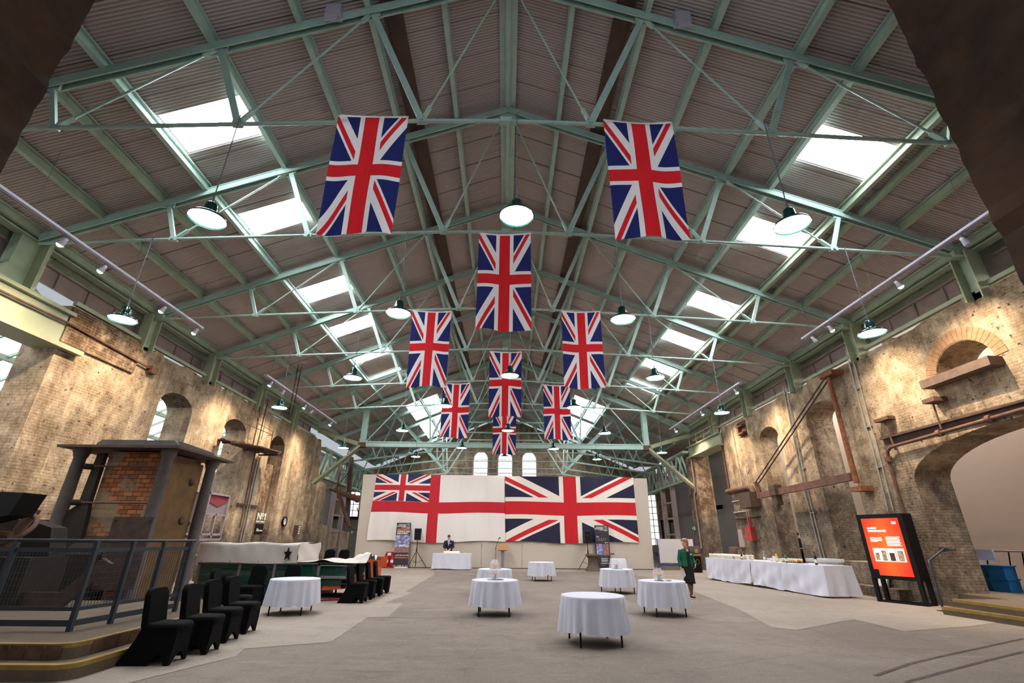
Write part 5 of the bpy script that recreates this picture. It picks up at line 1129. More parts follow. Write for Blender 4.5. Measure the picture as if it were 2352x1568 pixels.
mb = MB(); mb.tube([(12.38, 26.85, 7.7), (12.38, 26.85, 4.0)], .06, 8); tag(mb.build('down_pipe', M['rust']), 'rusty pipe down the end of the right wall', 'pipe')
mb = MB(); mb.tube([(12.2, 31.2, 6.7), (12.2, 31.2, 4.6), (12.2, 31.5, 4.4), (12.2, 31.5, 1.2)], .06, 8); tag(mb.build('down_pipe', M['louvre']), 'brown pipe down the front of the brick pier', 'pipe')
a, b = atX(1627, 1152, 16.95), atX(1662, 1168, 16.95); tag(MB().box((16.9, min(a.y, b.y), b.z), (16.98, max(a.y, b.y)+.6, b.z+.3)).build('wall_plaque', M['timber']), 'small brown plaque on the beige outer wall beside the pier', 'plaque')
# illuminated display
u = Vector((.397, -.918, 0)); nn = Vector((.918, .397, 0)); o_ = atZ(2016, 1381, 0); ang = math.atan2(u.y, u.x)
t = thing('lightbox_display', 'freestanding black lightbox with a glowing orange information panel', 'information panel', (o_.x, o_.y, 0), ang)
Lw, Dp, Hh = 1.3, .5, 2.42   # local x along front, +y towards the wall
MB().box((0, .02, .62), (Lw, Dp, Hh)).build('case', M['black'], t)
for x in (.05, Lw-.05):
    for y in (.05, Dp-.05): MB().box((x-.05, y-.05, 0), (x+.05, y+.05, .66)).build('leg', M['black'], t)
mb = MB()
for y in (.05, Dp-.05): mb.box((0, y-.04, 0), (Lw, y+.04, .05))
for x in (.05, Lw-.05): mb.box((x-.04, 0, 0), (x+.04, Dp, .05))
mb.build('base_frame', M['black'], t)
n = NB('orange_graphic'); x = n.xyz(n.coord()); g = n.ramp(n.math('ADD', n.math('MULTIPLY', n.math('ABSOLUTE', n.math('SUBTRACT', x[0], .65)), 1.2), n.math('MULTIPLY', n.math('ABSOLUTE', n.math('SUBTRACT', x[2], 1.5)), .5)), [(.0, sR(255, 122, 40)), (.9, sR(240, 50, 22))])
n.base((0, 0, 0)); n.put(n.b.inputs['Emission Color'], g); n.b.inputs['Emission Strength'].default_value = .5; M['orangeglow'] = n.m
pan = MB().box((.13, .005, .72), (Lw-.13, .02, 2.3)).build('graphic', M['orangeglow'], t)
M['glowwhite'] = emit('glowing_print', (1, .95, .9), .95)
def gtext(s, x, z, size, nm='lettering', sx=1, bold=.004): return text_mesh(s, size, M['glowwhite'], nm, pan, frame((x, .003, z), (1, 0, 0), (0, 0, 1)), 'LEFT', .001, bold, sx)
gtext('No.1 SMITHERY', .25, 2.0, .075, 'lettering', .52, .003); gtext('THE MAKING OF A NAVAL VESSEL', .25, 1.92, .07, 'lettering', .48, .003)
mb = MB(); mb.box((.98, .0, 2.13), (1.04, .004, 2.2)); mb.box((1.06, .0, 2.13), (1.09, .004, 2.2)); mb.build('emblem', M['glowwhite'], pan)
mb = MB()
for j in range(5): mb.box((.26, .001, 1.75-j*.027), (.26+.33*(1 if j < 4 else .6), .004, 1.762-j*.027))
for j in range(10): mb.box((.7, .001, 1.77-j*.027), (.7+.4*(.98-.05*(j % 3)), .004, 1.782-j*.027))
mb.build('small_print', M['glowpeach'] if 'glowpeach' in M else M['glowwhite'], pan)
M['ph1'] = plain('printed_photo_dark', sR(86, 62, 46), .4, 0, .9, 14); M['ph2'] = plain('printed_photo_pale', sR(196, 170, 140), .4, 0, .7, 12)
for i, (x0, x1, mt) in enumerate(((.26, .44, 'ph2'), (.45, .64, 'ph2'), (.66, .86, 'ph1'), (.88, 1.1, 'ph2'))):
    MB().box((x0, .0, 1.1), (x1, .004, 1.46)).build('photo_border', M['glowwhite'], pan); MB().box((x0+.03, -.002, 1.12), (x1-.03, .003, 1.34+.06*(i % 2))).build('photo', M[mt], pan)
MB().box((.13, .0, .72), (.27, .004, .88)).build('corner_label', M['black'], pan)
# handrail by the steps
p = atZ(2168, 1404, 0); t = thing('handrail', 'dark grey bent tubular handrail at the foot of the steps by the lit panel', 'handrail', (p.x, p.y, 0)); q1 = atY(2133, 1288, p.y); q2 = atX(2168, 1260, 12.25); q3 = atX(2194, 1262, 12.35)
MB().tube([(0, 0, 0), (q1.x-p.x, 0, q1.z-.08), (q1.x-p.x+.03, .03, q1.z), (q2.x-p.x, q2.y-p.y, q2.z), (q3.x-p.x, q3.y-p.y, q3.z)], .028, 8).build('rail', M['railgrey'], t)
MB().box((-.1, -.1, 0), (.22, .1, .02)).build('base_plate', M['railgrey'], t); MB().cbox((q2.x-p.x, q2.y-p.y, q2.z-.02), (.1, .18, .1)).build('wall_fixing', M['railgrey'], t)
t = thing('wall_socket', 'twin white wall socket with a dangling cable under the lit panel', 'socket', (12.38, 15.3, .85)); MB().box((-.03, -.16, 0), (.0, .16, .1)).build('socket_plate', M['white'], t); MB().tube([(-.03, -.05, .02), (-.06, -.15, -.3), (-.04, -.1, -.7), (-.2, .1, -.83)], .012, 5).build('cord', M['cable'], t)
a = atZ(1990, 1365, .3); t = thing('framed_notice', 'small framed white notice leaning on the brick ledge by the bar', 'notice', (12.2, 16.75, .3)); MB().bar((0, 0, .0), (.15, 0, .52), .44, .03, (1, 0, 0)).build('frame', M['alu'], t); MB().bar((-.022, 0, .03), (.128, 0, .5), .38, .012, (1, 0, 0)).build('sheet', M['paper'], t)
# store in the arch: blue crates, folding table
for i, (x, z) in enumerate(((2262, 0), (2303, 0), (2262, 1), (2303, 1))):
    p = atX(x+18, 1372, 14.6); o = thing('plastic_crate', 'blue plastic crate in the wide arch, '+['left one of the lower pair', 'right one of the lower pair', 'left one of the upper pair', 'right one of the upper pair'][i], 'crate', (14.6, p.y, .34+z*.345), .1)
    o.scale = (.78, .78, .78)
    mb = MB(); mb.prism([(-.3, 0), (.3, 0), (.33, .4), (-.33, .4)], lambda q, r: (r, q[0], q[1]), -.25, .25); mb.build('body', M['bluecrate'], o); mb = MB(); mb.box((-.29, -.36, .4), (.29, .36, .44)); mb.build('rim', M['bluecrate'], o)
p0, p1 = atX(2245, 1288, 15.2), atX(2352, 1290, 15.2)
t = thing('folding_table', 'folding table with thin black legs standing in the wide arch', 'table', (15.2, 14.2, .34)); MB().box((-.4, -2.4, 1.05), (.4, 1.6, 1.09)).build('tabletop', M['louvre'], t)
for y in (-2.1, -.2, .3, 1.4):
    for x in (-.35, .35): MB().tube([(x, y, 1.05), (x, y+.25*(-1 if y < 0 else 1), 0)], .018, 6).build('leg', M['black'], t)
mb = MB(); mb.box((14.76, 15.3, 1.15), (14.8, 15.9, 1.45)); tag(mb.build('paper_sheet', M['paper']), 'white sheet hanging over the edge of the folding table in the arch', 'paper')
# ------------------------------------------------------------------ bar
F0, F1 = atZ(1628, 1330, 0), atZ(1908, 1374, 0); bd = (F1-F0); BL = bd.length; bd.normalize(); bn = Vector((-bd.y, bd.x, 0)); bang = math.atan2(bd.y, bd.x); BD = .95; BH = .92
def bt(s): # param along bar for photo x on the front foot line
    best = min(range(0, 401), key=lambda k_: abs(proj(F0+bd*BL*k_/400).x-s)); return BL*best/400
def proj(P):
    v = Vector(P)-Vector((0, 0, CH)); z = v.dot(FW); return Vector((W/2+F*v.dot(RT)/z, H/2-F*v.dot(UP)/z))
segs = [0, bt(1672), bt(1733), bt(1806), BL]
bln = ['far end, under the stacked cups', 'second from the far end', 'third from the far end', 'near end, under the wine glasses']
for i in range(4):
    s0, s1 = segs[i], segs[i+1]; org = F0+bd*s0
    t = thing('bar_table', 'cloth-covered trestle table of the long bar, '+bln[i], 'table', org, bang); L = s1-s0
    MB().box((.02, .03, BH-.04), (L-.02, BD-.03, BH-.012)).build('tabletop', M['wood'], t)
    for x in (.2, L-.2):
        for y in (.1, BD-.1): MB().tube([(x, y, BH-.04), (x, y, 0)], .02, 6).build('leg', M['black'], t)
    mb = MB(); sd = i*3.1
    def front(u, v):
        q = 1-v; sw = sum(.035*math.exp(-((u-c)/.06)**2) for c in (.22+.3*q, .75+.12*q))*q
        return (u*L, -.02-.05*q+.016*sin(26*u+sd+2*q)*q**.6-.03*sin(5*u+sd)*q-sw+.02*sin(8*q+10*u)*q, BH-.86*q+(.03*sin(3*u+sd) if i == 3 else .03*sin(5*u+sd))*q)
    fr0 = front
    if i == 3: front = lambda u, v: (lambda p: (p[0]+(.02+.03*(1-v))*max(0, (u-.8)/.2), p[1]*(1-max(0, (u-.9)/.1))+(-.02-.05*(1-v))*max(0, (u-.9)/.1), p[2]))(fr0(u, v))
    mb.grid(70, 18, front); mb.grid(6, 4, lambda u, v: (u*L, -.02+(BD+.03)*v, BH+.003*sin(9*u)*v))
    if i == 3:
        mb.grid(22, 14, lambda u, v: (L+.02+.03*(1-v)+.03*sin(14*u)*(1-v)*min(1, u*4), (-.02-.05*(1-v))*(1-u)+(BD+.02)*u+.1*(1-v)*max(0, u-.8)/.2, BH-.86*(1-v)*(1-u*.0)+.03*sin(3+9.3)*(1-v)*(1-u)))
    if i == 0: mb.grid(10, 8, lambda u, v: (-.02-.02*(1-v), -.02+(BD+.04)*u, BH-.85*(1-v)))
    o = mb.build('bar_cloth', M['cloth'], None, None, org); o.rotation_euler = (0, 0, bang); tag(o, 'white floor-length cloth on the long bar, '+bln[i], 'tablecloth')
def onbar(px, back, z=BH): # point on bar top: photo x -> along, back fraction
    s = bt2(px, back); return F0+bd*s+bn*(BD*back)+Vector((0, 0, z))
def bt2(px, back):
    lo, hi = -.3, BL+.2
    for _ in range(40):
        m_ = (lo+hi)/2
        if proj(F0+bd*m_+bn*(BD*back)+Vector((0, 0, BH))).x < px: lo = m_
        else: hi = m_
    return lo
cup = MB().lathe([(0, .0), (.028, 0), (.04, .03), (.044, .075), (.04, .075), (.03, .01)], 10); cup.lathe([(0, -.004), (.07, .004), (.072, .008), (0, .004)], 10)
cm = cup.mesh('coffee_cup', M['china'])
for r in range(4):
    for c in range(17):
        for lv in range(2):
            o = bpy.data.objects.new('coffee_cup', cm); COL.objects.link(o); s = bt2(1634, .3)+c*.155; o.location = F0+bd*s+bn*(BD*(.25+r*.21))+Vector((0, 0, BH+.008+lv*.085)); o.rotation_euler = (0, 0, bang)
            tag(o, 'white cup and saucer in the stacked rows at the far end of the bar', 'cup', 'stacked white cups on the bar')
gm = MB().lathe([(0, 0), (.034, .0), (.033, .004), (.005, .008), (.004, .075), (.012, .09), (.03, .11), (.036, .14), (.03, .19), (.028, .19), (.033, .14), (.01, .094)], 10); gmesh = gm.mesh('wine_glass', M['glass'])
for r in range(6):
    for c in range(18):
        s = bt2(1860, .3)+c*.082-r*.02
        if s > BL-.05: continue
        o = bpy.data.objects.new('wine_glass', gmesh); COL.objects.link(o); o.location = F0+bd*s+bn*(BD*(.22+r*.13))+Vector((0, 0, BH+.004)); tag(o, 'empty wine glass in the close rows at the near end of the bar', 'glass', 'rows of wine glasses on the bar')
tm = MB().lathe([(0, 0), (.034, 0), (.04, .12), (.037, .12), (.032, .008), (0, .008)], 12); tmesh = tm.mesh('tumbler', M['glass'])
for r in range(3):
    for c in range(6):
        o = bpy.data.objects.new('tumbler', tmesh); COL.objects.link(o); o.location = F0+bd*(bt2(1764, .3)+c*.11)+bn*(BD*(.3+r*.17))+Vector((0, 0, BH+.004)); tag(o, 'empty tumbler between the clear bottle and the juice bottle', 'glass', 'empty tumblers on the bar')
jm = MB().lathe([(0, .006), (.033, .006), (.038, .105), (0, .105)], 12).mesh('juice', M['amber']); jg = MB().lathe([(0, 0), (.036, 0), (.042, .13), (.04, .13), (.035, .004)], 12).mesh('tumbler', M['glass'])
for r in range(2):
    for c in range(8):
        t = thing('juice_glass', 'glass of pale yellow juice on the black tray behind the green bottle', 'glass', F0+bd*(bt2(1795, .35)+c*.105)+bn*(BD*(.45+r*.2))+Vector((0, 0, BH+.016)), 0, 'juice glasses on the bar')
        for nm_, m_ in (('juice', jm), ('tumbler', jg)): o = bpy.data.objects.new(nm_, m_); COL.objects.link(o); o.parent = t
s = bt2(1795, .35); o = MB().box((-.08, -.1, 0), (.9, .28, .012)).build('serving_tray', M['black'], None, None, F0+bd*s+bn*(BD*.5)+Vector((0, 0, BH+.002)), bang); tag(o, 'black serving tray under the juice glasses', 'tray')
def bottle(px, back, mat, h, r, lab, cap='black', label='labelwhite', liquid=None):
    p = onbar(px, back); t = thing('bottle', lab, 'bottle', p+Vector((0, 0, .004)), bang)
    MB().lathe([(0, 0), (r, 0), (r, h*.55), (r*.85, h*.64), (r*.36, h*.78), (r*.32, h*.95), (0, h*.95)], 14).build('body', M[mat], t); MB().lathe([(0, h*.92), (r*.4, h*.92), (r*.4, h), (0, h)], 10).build('cap', M[cap], t)
    MB().lathe([(r*1.02, h*.15), (r*1.02, h*.42)], 14).build('paper_label', M[label], t)
bottle(1757, .25, 'glass', .34, .042, 'clear glass bottle with a white cap on the bar', 'white'); bottle(1786, .3, 'amber', .33, .045, 'yellow juice bottle with a dark cap on the bar'); bottle(1807, .2, 'bottlegreen', .33, .042, 'bright green bottle in front of the juice glasses')
bottle(1876, .2, 'bottledark', .4, .045, 'dark wine bottle among the wine glasses at the near end of the bar'); bottle(1705, .3, 'bottlered', .28, .04, 'dark red squat bottle beside the standing white card'); bottle(1728, .25, 'amber', .26, .035, 'small amber bottle right of the standing white card', 'black', 'labelwhite'); bottle(1711, .6, 'bottledark', .26, .035, 'dark bottle behind the red squat bottle')
for px, lab in ((1719, 'standing white menu card beside the small amber bottle'), (1779, 'standing white menu card beside the yellow juice bottle')):
    mb = MB(); mb.box((-.06, -.004, 0), (.06, .0, .2)); mb.bar((0, 0, .2), (0, .08, .0), .12, .004, (0, 1, 0)); o = mb.build('menu_card', M['white'], None, None, onbar(px, .25)); tag(o, lab, 'menu card'); o.rotation_euler = (0, 0, bang+.3)
o = MB().lathe([(0, 0), (.035, 0), (.035, .12), (0, .12)], 12).build('steel_pot', M['alu'], None, None, onbar(1686, .2)); tag(o, 'small steel pot in front of the stacked cups', 'pot')
def bin_(x, y, lab, badge):
    t = thing('litter_bin', lab, 'bin', (x, y, 0), .1)
    MB().ell([(0, 0, 0, .3, .3), (0, 0, .85, .31, .31)], 24, .6).build('body', M['black'], t); mb = MB(); mb.ell([(0, 0, .95, .33, .33), (0, 0, 1.28, .33, .33), (0, 0, 1.36, .26, .26)], 24, .6); mb.build('hood', M['timber'], t)
    MB().ell([(0, 0, .85, .33, .33), (0, 0, .95, .33, .33)], 24, .6).build('collar', M['wood'], t); MB().box((-.1, -.34, 1.02), (.1, -.32, 1.22)).build('opening', M['louvre'], t)
    if badge: MB().tube([(.1*cos(2*pi*k_/20), -.318, .55+.12*sin(2*pi*k_/20)) for k_ in range(20)], .014, 5, True).build('emblem', M['yellow'], t)
bin_(10.75, 29.0, 'black litter bin with brown hood and yellow emblem behind the bar', True)
p = atY(1692, 1270, 26.0); bin_(12.55, 27.6, 'dark litter bin standing in the gap beside the brick pier', False)
# whiteboard, stacked chairs
t = thing('whiteboard', 'mobile whiteboard on a blue wheeled frame behind the woman', 'whiteboard', (0, 0, 0)); Y = 30.9
a, b = atY(1511, 1237, Y), atY(1596, 1293, Y); MB().box((a.x, Y, b.z), (b.x+.05, Y+.04, a.z)).build('board', M['board'], t)
for x in (a.x-.06, b.x+.1): mb = MB(); mb.box((x-.03, Y-.02, .1), (x+.03, Y+.06, a.z)); mb.box((x-.03, Y-.35, .08), (x+.03, Y+.4, .14)); mb.build('stand', M['bluesteel'], t)
MB().box((a.x-.06, Y, .26), (b.x+.1, Y+.04, .32)).build('cross_rail', M['bluesteel'], t)
for x in (a.x-.06, b.x+.1):
    for dy in (-.3, .35): MB().tube([(x-.02, Y+dy, .05), (x+.02, Y+dy, .05)], .05, 10).build('wheel', M['black'], t)
for k_ in range(5):
    t = thing('stacking_chair', 'dark olive stacking chair in the pile beside the partition end, '+['at the bottom', 'second from the bottom', 'in the middle', 'second from the top', 'on top'][k_], 'chair', (9.62, 31.9+k_*.04, k_*.13), -pi/2, 'stacked chairs by the partition end')
    MB().box((-.2, -.2, .43), (.2, .2, .46)).build('seat', M['signgreen2'], t); MB().prism([(-.2, .7), (.2, .7), (.18, .86), (-.18, .86)], lambda p, q: (-.22+q, p[0], p[1]), 0, .025).build('backrest', M['signgreen2'], t)
    for sx in (-1, 1):
        for sy in (-1, 1): MB().tube([(sx*.18, sy*.19, .86 if sx < 0 else .44), (sx*.22, sy*.2, 0)], .012, 5).build('leg', M['alu'], t)
# ------------------------------------------------------------------ things in front of the partition
def xat(px, Y): return atY(px, 1300, Y).x
Yb = 30.55
t = thing('lectern', 'slim lectern with a slanted wooden top on a grey column before the partition', 'lectern', (xat(1154, Yb), Yb, 0)); zt = atY(1155, 1262, Yb).z
MB().box((-.1, -.06, .03), (.1, .06, zt)).build('column', M['steelcol'], t); MB().box((-.3, -.25, 0), (.3, .25, .04)).build('base', M['steelcol'], t)
MB().bar((0, -.2, zt-.04), (0, .22, zt+.32), .56, .05, (0, -1, 1)).build('desk_top', M['wood'], t)
t = thing('microphone_stand', 'thin black microphone stand left of the lectern', 'microphone stand', (xat(1138, 30.2), 30.2, 0)); z1 = atY(1139, 1255, 30.2).z; q = atY(1146, 1236, 30.2)
MB().tube([(0, 0, 0), (0, 0, z1)], .012, 6).build('pole', M['black'], t); MB().tube([(-.03, 0, z1-.15), (q.x-xat(1138, 30.2), 0, q.z)], .012, 6).build('boom', M['black'], t); MB().lathe([(0, 0), (.14, .0), (.14, .02), (0, .03)], 16).build('base', M['black'], t)
qq = Vector((q.x-xat(1138, 30.2), 0, q.z)); MB().tube([qq-Vector((.02, 0, .02)), qq+Vector((.09, 0, .05))], [.02, .035], 8).build('microphone', M['black'], t)
def banner(pl, pr, bl, Yq, nm_lab, second):
    a, b, c = atY(*pl, Yq), atY(*pr, Yq), atY(*bl, Yq); x0, w, h = a.x, b.x-a.x, a.z
    t = thing('roller_banner', nm_lab, 'banner', (x0, Yq, 0)); MB().box((0, 0, .08), (w, .012, h)).build('sheet', M['bannerdark'], t); MB().box((-.02, -.08, 0), (w+.02, .1, .08)).build('cassette', M['white'] if not second else M['alu'], t)
    T = lambda s, x, z, size, mat, sx=1, bold=.003, al='LEFT': text_mesh(s, size, M[mat], 'lettering', t, frame((x*w, -.003, z*h), (1, 0, 0), (0, 0, 1)), al, .001, bold, sx)
    tx = .66 if not second else .62
    T('THE HISTORIC', tx, .945, .085, 'white', .8, .003, 'RIGHT'); T('DOCKYARD', tx, .905, .12, 'white', .8, .005, 'RIGHT'); T('CHATHAM', tx, .88, .065, 'white', .8, .001, 'RIGHT')
    mb = MB(); ex_ = .8 if not second else .78
    for (x0_, x1_, z0_, z1_) in ((ex_-.1, ex_+.12, .87, .875), (ex_-.1, ex_+.12, .975, .98), (ex_-.1, ex_-.085, .87, .98), (ex_+.105, ex_+.12, .87, .98)): mb.box((x0_*w, -.003, z0_*h), (x1_*w, 0, z1_*h))
    cx = (ex_+.01)*w; mb.box((cx-.012, -.003, .89*h), (cx+.012, 0, .955*h)); mb.tube([(cx+.025*cos(q), -.002, .96*h+.025*sin(q)) for q in [2*pi*k_/12 for k_ in range(12)]], .006, 4, True)
    mb.tube([(cx+.075*cos(q), -.002, .905*h+.05*sin(q)) for q in [pi+pi*k_/10 for k_ in range(11)]], .01, 4); mb.build('anchor_emblem', M['white'], t)
    if not second:
        T('EXCITEMENT,', .08, .83, .13, 'orangeprint', .95, .006); T('CHOICE AND', .08, .785, .13, 'white', .95, .006); T('DISCOVERY...', .08, .74, .13, 'white', .95, .006)
        MB().box((0, -.004, .46*h), (w, 0, .72*h)).build('ship_photo', M['skyphoto'], t)
        mb = MB(); mb.prism([(.28, .465), (.66, .475), (.72, .52), (.3, .5)], lambda p, q: (p[0]*w, q, p[1]*h), -.008, -.004); mb.box((.7*w, -.008, .47*h), (w, -.004, .49*h)); mb.build('ship_hull', M['white'], t)
        mb = MB()
        for x in (.36, .46, .55): mb.box((x*w-.008, -.008, .5*h), (x*w+.008, -.004, .69*h)); mb.box((x*w-.06, -.008, .6*h), (x*w+.06, -.004, .605*h))
        mb.build('ship_masts', M['timber'], t); MB().box((0, -.004, .335*h), (w, 0, .46*h)).build('crowd_photo', M['crowdphoto'], t)
        T('...each time you visit', .07, .27, .105, 'white', .95, .004); T('thedockyard.co.uk', .07, .215, .12, 'orangeprint', .95, .004)
        cols = [sR(230, 120, 80), sR(40, 160, 110), sR(150, 40, 90), sR(90, 140, 190), sR(120, 170, 90), sR(240, 170, 60), sR(70, 60, 130), sR(160, 150, 170), sR(60, 50, 110), sR(230, 50, 120), sR(30, 140, 140)]
        for k_, cc in enumerate(cols): M['st%d' % k_] = plain('stripe_colour_%d' % k_, cc, .6); MB().box((w*k_/11, -.004, .08), (w*(k_+1)/11, 0, .08+.035*h)).build('colour_square', M['st%d' % k_], t)
    else:
        T('the', .1, .725, .12, 'white'); T('GREAT', .09, .64, .25, 'outline', .8, .004); T('day out', .66, .595, .09, 'white', .8)
        MB().box((.07*w, -.004, .32*h), (.5*w, 0, .575*h)).build('harbour_photo', M['skyphoto'], t); MB().box((.52*w, -.004, .32*h), (.93*w, 0, .575*h)).build('ship_bow_photo', M['crowdphoto'], t)
        T('Come on board', .35, .27, .075, 'blueprint', .8, .002)
        mb = MB()
        for k_ in range(4): mb.box((.36*w, -.003, (.245-.022*k_)*h), ((.36+.5*(1-.12*(k_ % 2)))*w, 0, (.254-.022*k_)*h))
        mb.build('small_print', M['white'], t); T('for information visit', .33, .135, .075, 'white', .8, .003); T('website', .34, .09, .08, 'blueprint', .9, .003)
banner((912, 1200), (944.5, 1201), (902, 1303), 30.7, 'dark roller banner with a tall ship photo before the white ensign', False)
banner((1365, 1206), (1397, 1205.7), (1372, 1303), 30.8, 'dark roller banner lettered GREAT before the large union flag', True)
def speaker(px, ptop, pbot, Yq, lab, tall_leg, tape):
    x = xat(px, Yq); zt, zb = atY(px, ptop, Yq).z, atY(px, pbot, Yq).z
    t = thing('loudspeaker', 'black loudspeaker on a tripod '+lab, 'loudspeaker', (x, Yq, zb)); h = zt-zb
    mb = MB().ell([(0, 0, 0, .17, .17), (0, 0, .03, .185, .18), (0, 0, h-.03, .2, .18), (0, 0, h, .18, .16)], 24, .35, False); mb.build('cabinet', M['blackplastic'], t)
    MB().box((-.16, -.185, .05), (.16, -.178, h-.06)).build('grille', M['black'], t); MB().box((-.02, -.19, h*.55), (.02, -.185, h*.55+.02)).build('badge', M['alu'], t)
    s_ = thing('speaker_stand', 'black tripod speaker stand '+lab, 'stand', (x, Yq, 0)); MB().tube([(0, 0, .1), (0, 0, zb)], .022, 8).build('pole', M['black'], s_); MB().tube([(0, 0, .85), (0, 0, 1.0)], .04, 8).build('collar', M['black'], s_); MB().tube([(0, 0, zb*.65), (0, 0, zb*.65+.1)], .035, 8).build('knob', M['black'], s_)
    for k_ in range(3):
        a = pi/2+2*pi*k_/3+.9; e = Vector((.68*cos(a), .68*sin(a), .02)); l_ = MB().tube([(0, 0, .95), e], .018, 6).build('leg', M['tape'] if (tape and k_ == 1) else M['black'], s_, 'leg wrapped in yellow and black tape' if (tape and k_ == 1) else None)
        MB().tube([(0, 0, .3), e*.55+Vector((0, 0, .42))], .01, 5).build('brace', M['black'], s_)
speaker(954, 1213, 1240, 30.5, 'beside the tall ship banner', True, True); speaker(1352, 1218, 1244, 30.5, 'beside the GREAT banner', True, False)
t = thing('iron_bollard', 'waisted brown iron bollard stand in front of the GREAT banner', 'bollard', (xat(1362, 29.3), 29.3, 0)); zt = atY(1365, 1272, 29.3).z
prof = [(.0, 0), (.42, 0), (.42, .05), (.36, .15), (.27, zt*.35), (.24, zt*.55), (.26, zt*.75), (.33, zt*.88)]
mb = MB(); N_ = 40; rs = []
for r, z in prof[1:]: rs.append([(r*(1+.06*cos(8*2*pi*k_/N_))*cos(2*pi*k_/N_), r*(1+.06*cos(8*2*pi*k_/N_))*sin(2*pi*k_/N_), z) for k_ in range(N_)])
mb.rings(rs); mb.build('fluted_body', M['stool'], t); MB().lathe([(0, zt*.86), (.36, zt*.86), (.4, zt*.9), (.4, zt*.97), (.34, zt), (0, zt)], 28).build('cap', M['stool'], t)
p = atY(1420, 1303, 30.3); mb = MB(); zt = atY(1418, 1282, 30.3).z; mb.ell([(0, 0, .02, .55, .4), (0, 0, zt-.02, .43, .36), (0, 0, zt, .41, .34)], 28, .5); tag(mb.build('draped_table', M['cloth'], None, None, (xat(1420, 30.3), 30.3, 0)), 'small table under a white cloth beside the GREAT banner', 'table')
t = thing('hand_flag', 'tiny red white and blue flag on the small draped table', 'flag', (xat(1404, 30.2), 30.2, zt)); MB().tube([(0, 0, 0), (0, 0, .3)], .006, 5).build('stick', M['wood'], t); mb = MB(); mb.box((-.0, -.003, .2), (.1, .003, .28)); mb.build('cloth', M['red'], t); MB().box((.1, -.003, .2), (.22, .003, .28)).build('cloth', M['bluesteel'], t, 'blue half of the small flag')
t = thing('extinguisher_stand', 'red fire extinguisher point with two extinguishers at the foot of the partition', 'fire extinguisher', (xat(893, 30.75), 30.75, 0)); zt = atY(895, 1267, 30.75).z
MB().box((-.32, -.25, 0), (.35, .1, .08)).build('base', M['red'], t); MB().prism([(-.28, .05), (.32, .05), (.32, zt), (-.2, zt), (-.28, zt-.1)], lambda p, q: (p[0], q, p[1]), .02, .06).build('back_panel', M['red'], t)
for x in (-.13, .17): ob = MB().lathe([(0, .1), (.085, .1), (.09, .14), (.09, .56), (.05, .64), (.025, .68), (0, .68)], 16, (x, -.1, 0)).build('cylinder', M['red'], t); MB().tube([(x, -.1, .68), (x-.1, -.12, .66), (x-.16, -.12, .5), (x-.12, -.12, .25)], .014, 5).build('hose', M['black'], ob); MB().lathe([(.091, .3), (.091, .45)], 16, (x, -.1, 0)).build('label', M['labelwhite'], ob)
MB().box((-.14, .0, zt-.2), (.06, .018, zt-.05)).build('sign_plate', M['labelwhite'], t)
# cake table
ta, tb_ = xat(993, 29.4), xat(1080, 29.4); t = thing('cake_table', 'long table in front of the ensign, hidden under a white cloth', 'table', ((ta+tb_)/2, 29.6, 0)); w = tb_-ta; zt = atY(1036, 1271, 29.3).z
MB().box((-w/2+.03, -.32, zt-.05), (w/2-.03, .4, zt-.02)).build('tabletop', M['wood'], t)
for x in (-w/2+.15, w/2-.15):
    for y in (-.25, .32): MB().tube([(x, y, zt-.05), (x, y, 0)], .02, 6).build('leg', M['black'], t)
mb = MB(); mb.grid(60, 14, lambda u, v: (-w/2+w*u+(.06*(u-.5)*(1-v)), -.35-.05*(1-v)+.012*sin(30*u+2*v)*(1-v)-.03*math.exp(-((u-.3-.2*(1-v))/.07)**2)*(1-v)-.03*math.exp(-((u-.8+.1*(1-v))/.06)**2)*(1-v), .06+.02*sin(6*u)+(zt-.06-.02*sin(6*u))*v)); mb.grid(10, 3, lambda u, v: (-w/2+w*u, -.35+.8*v, zt+.001)); 
for s_ in (-1, 1): mb.grid(10, 12, (lambda s_: lambda u, v: (s_*(w/2+.06*(1-v)+.02*sin(12*u)*(1-v)), -.35+.8*u, .05+(zt-.05)*v))(s_))
tag(mb.build('tablecloth', M['cloth'], None, None, ((ta+tb_)/2, 29.6, 0)), 'white cloth covering the long cake table to the floor', 'tablecloth')
cw = xat(1054, 29.5)-xat(1017, 29.5); t = thing('cake', 'long flat white iced cake on the cloth-covered table before the man', 'cake', ((xat(1017, 29.5)+xat(1054, 29.5))/2, 29.55, zt+.004)); mb = MB(); mb.ell([(0, 0, .02, cw/2, .2), (0, 0, .1, cw/2, .2), (0, 0, .12, cw/2-.03, .17)], 32, .35); mb.build('icing', M['cake'], t); MB().ell([(0, 0, 0, cw/2+.1, .26), (0, 0, .018, cw/2+.1, .26)], 32, .35).build('board', M['white'], t)
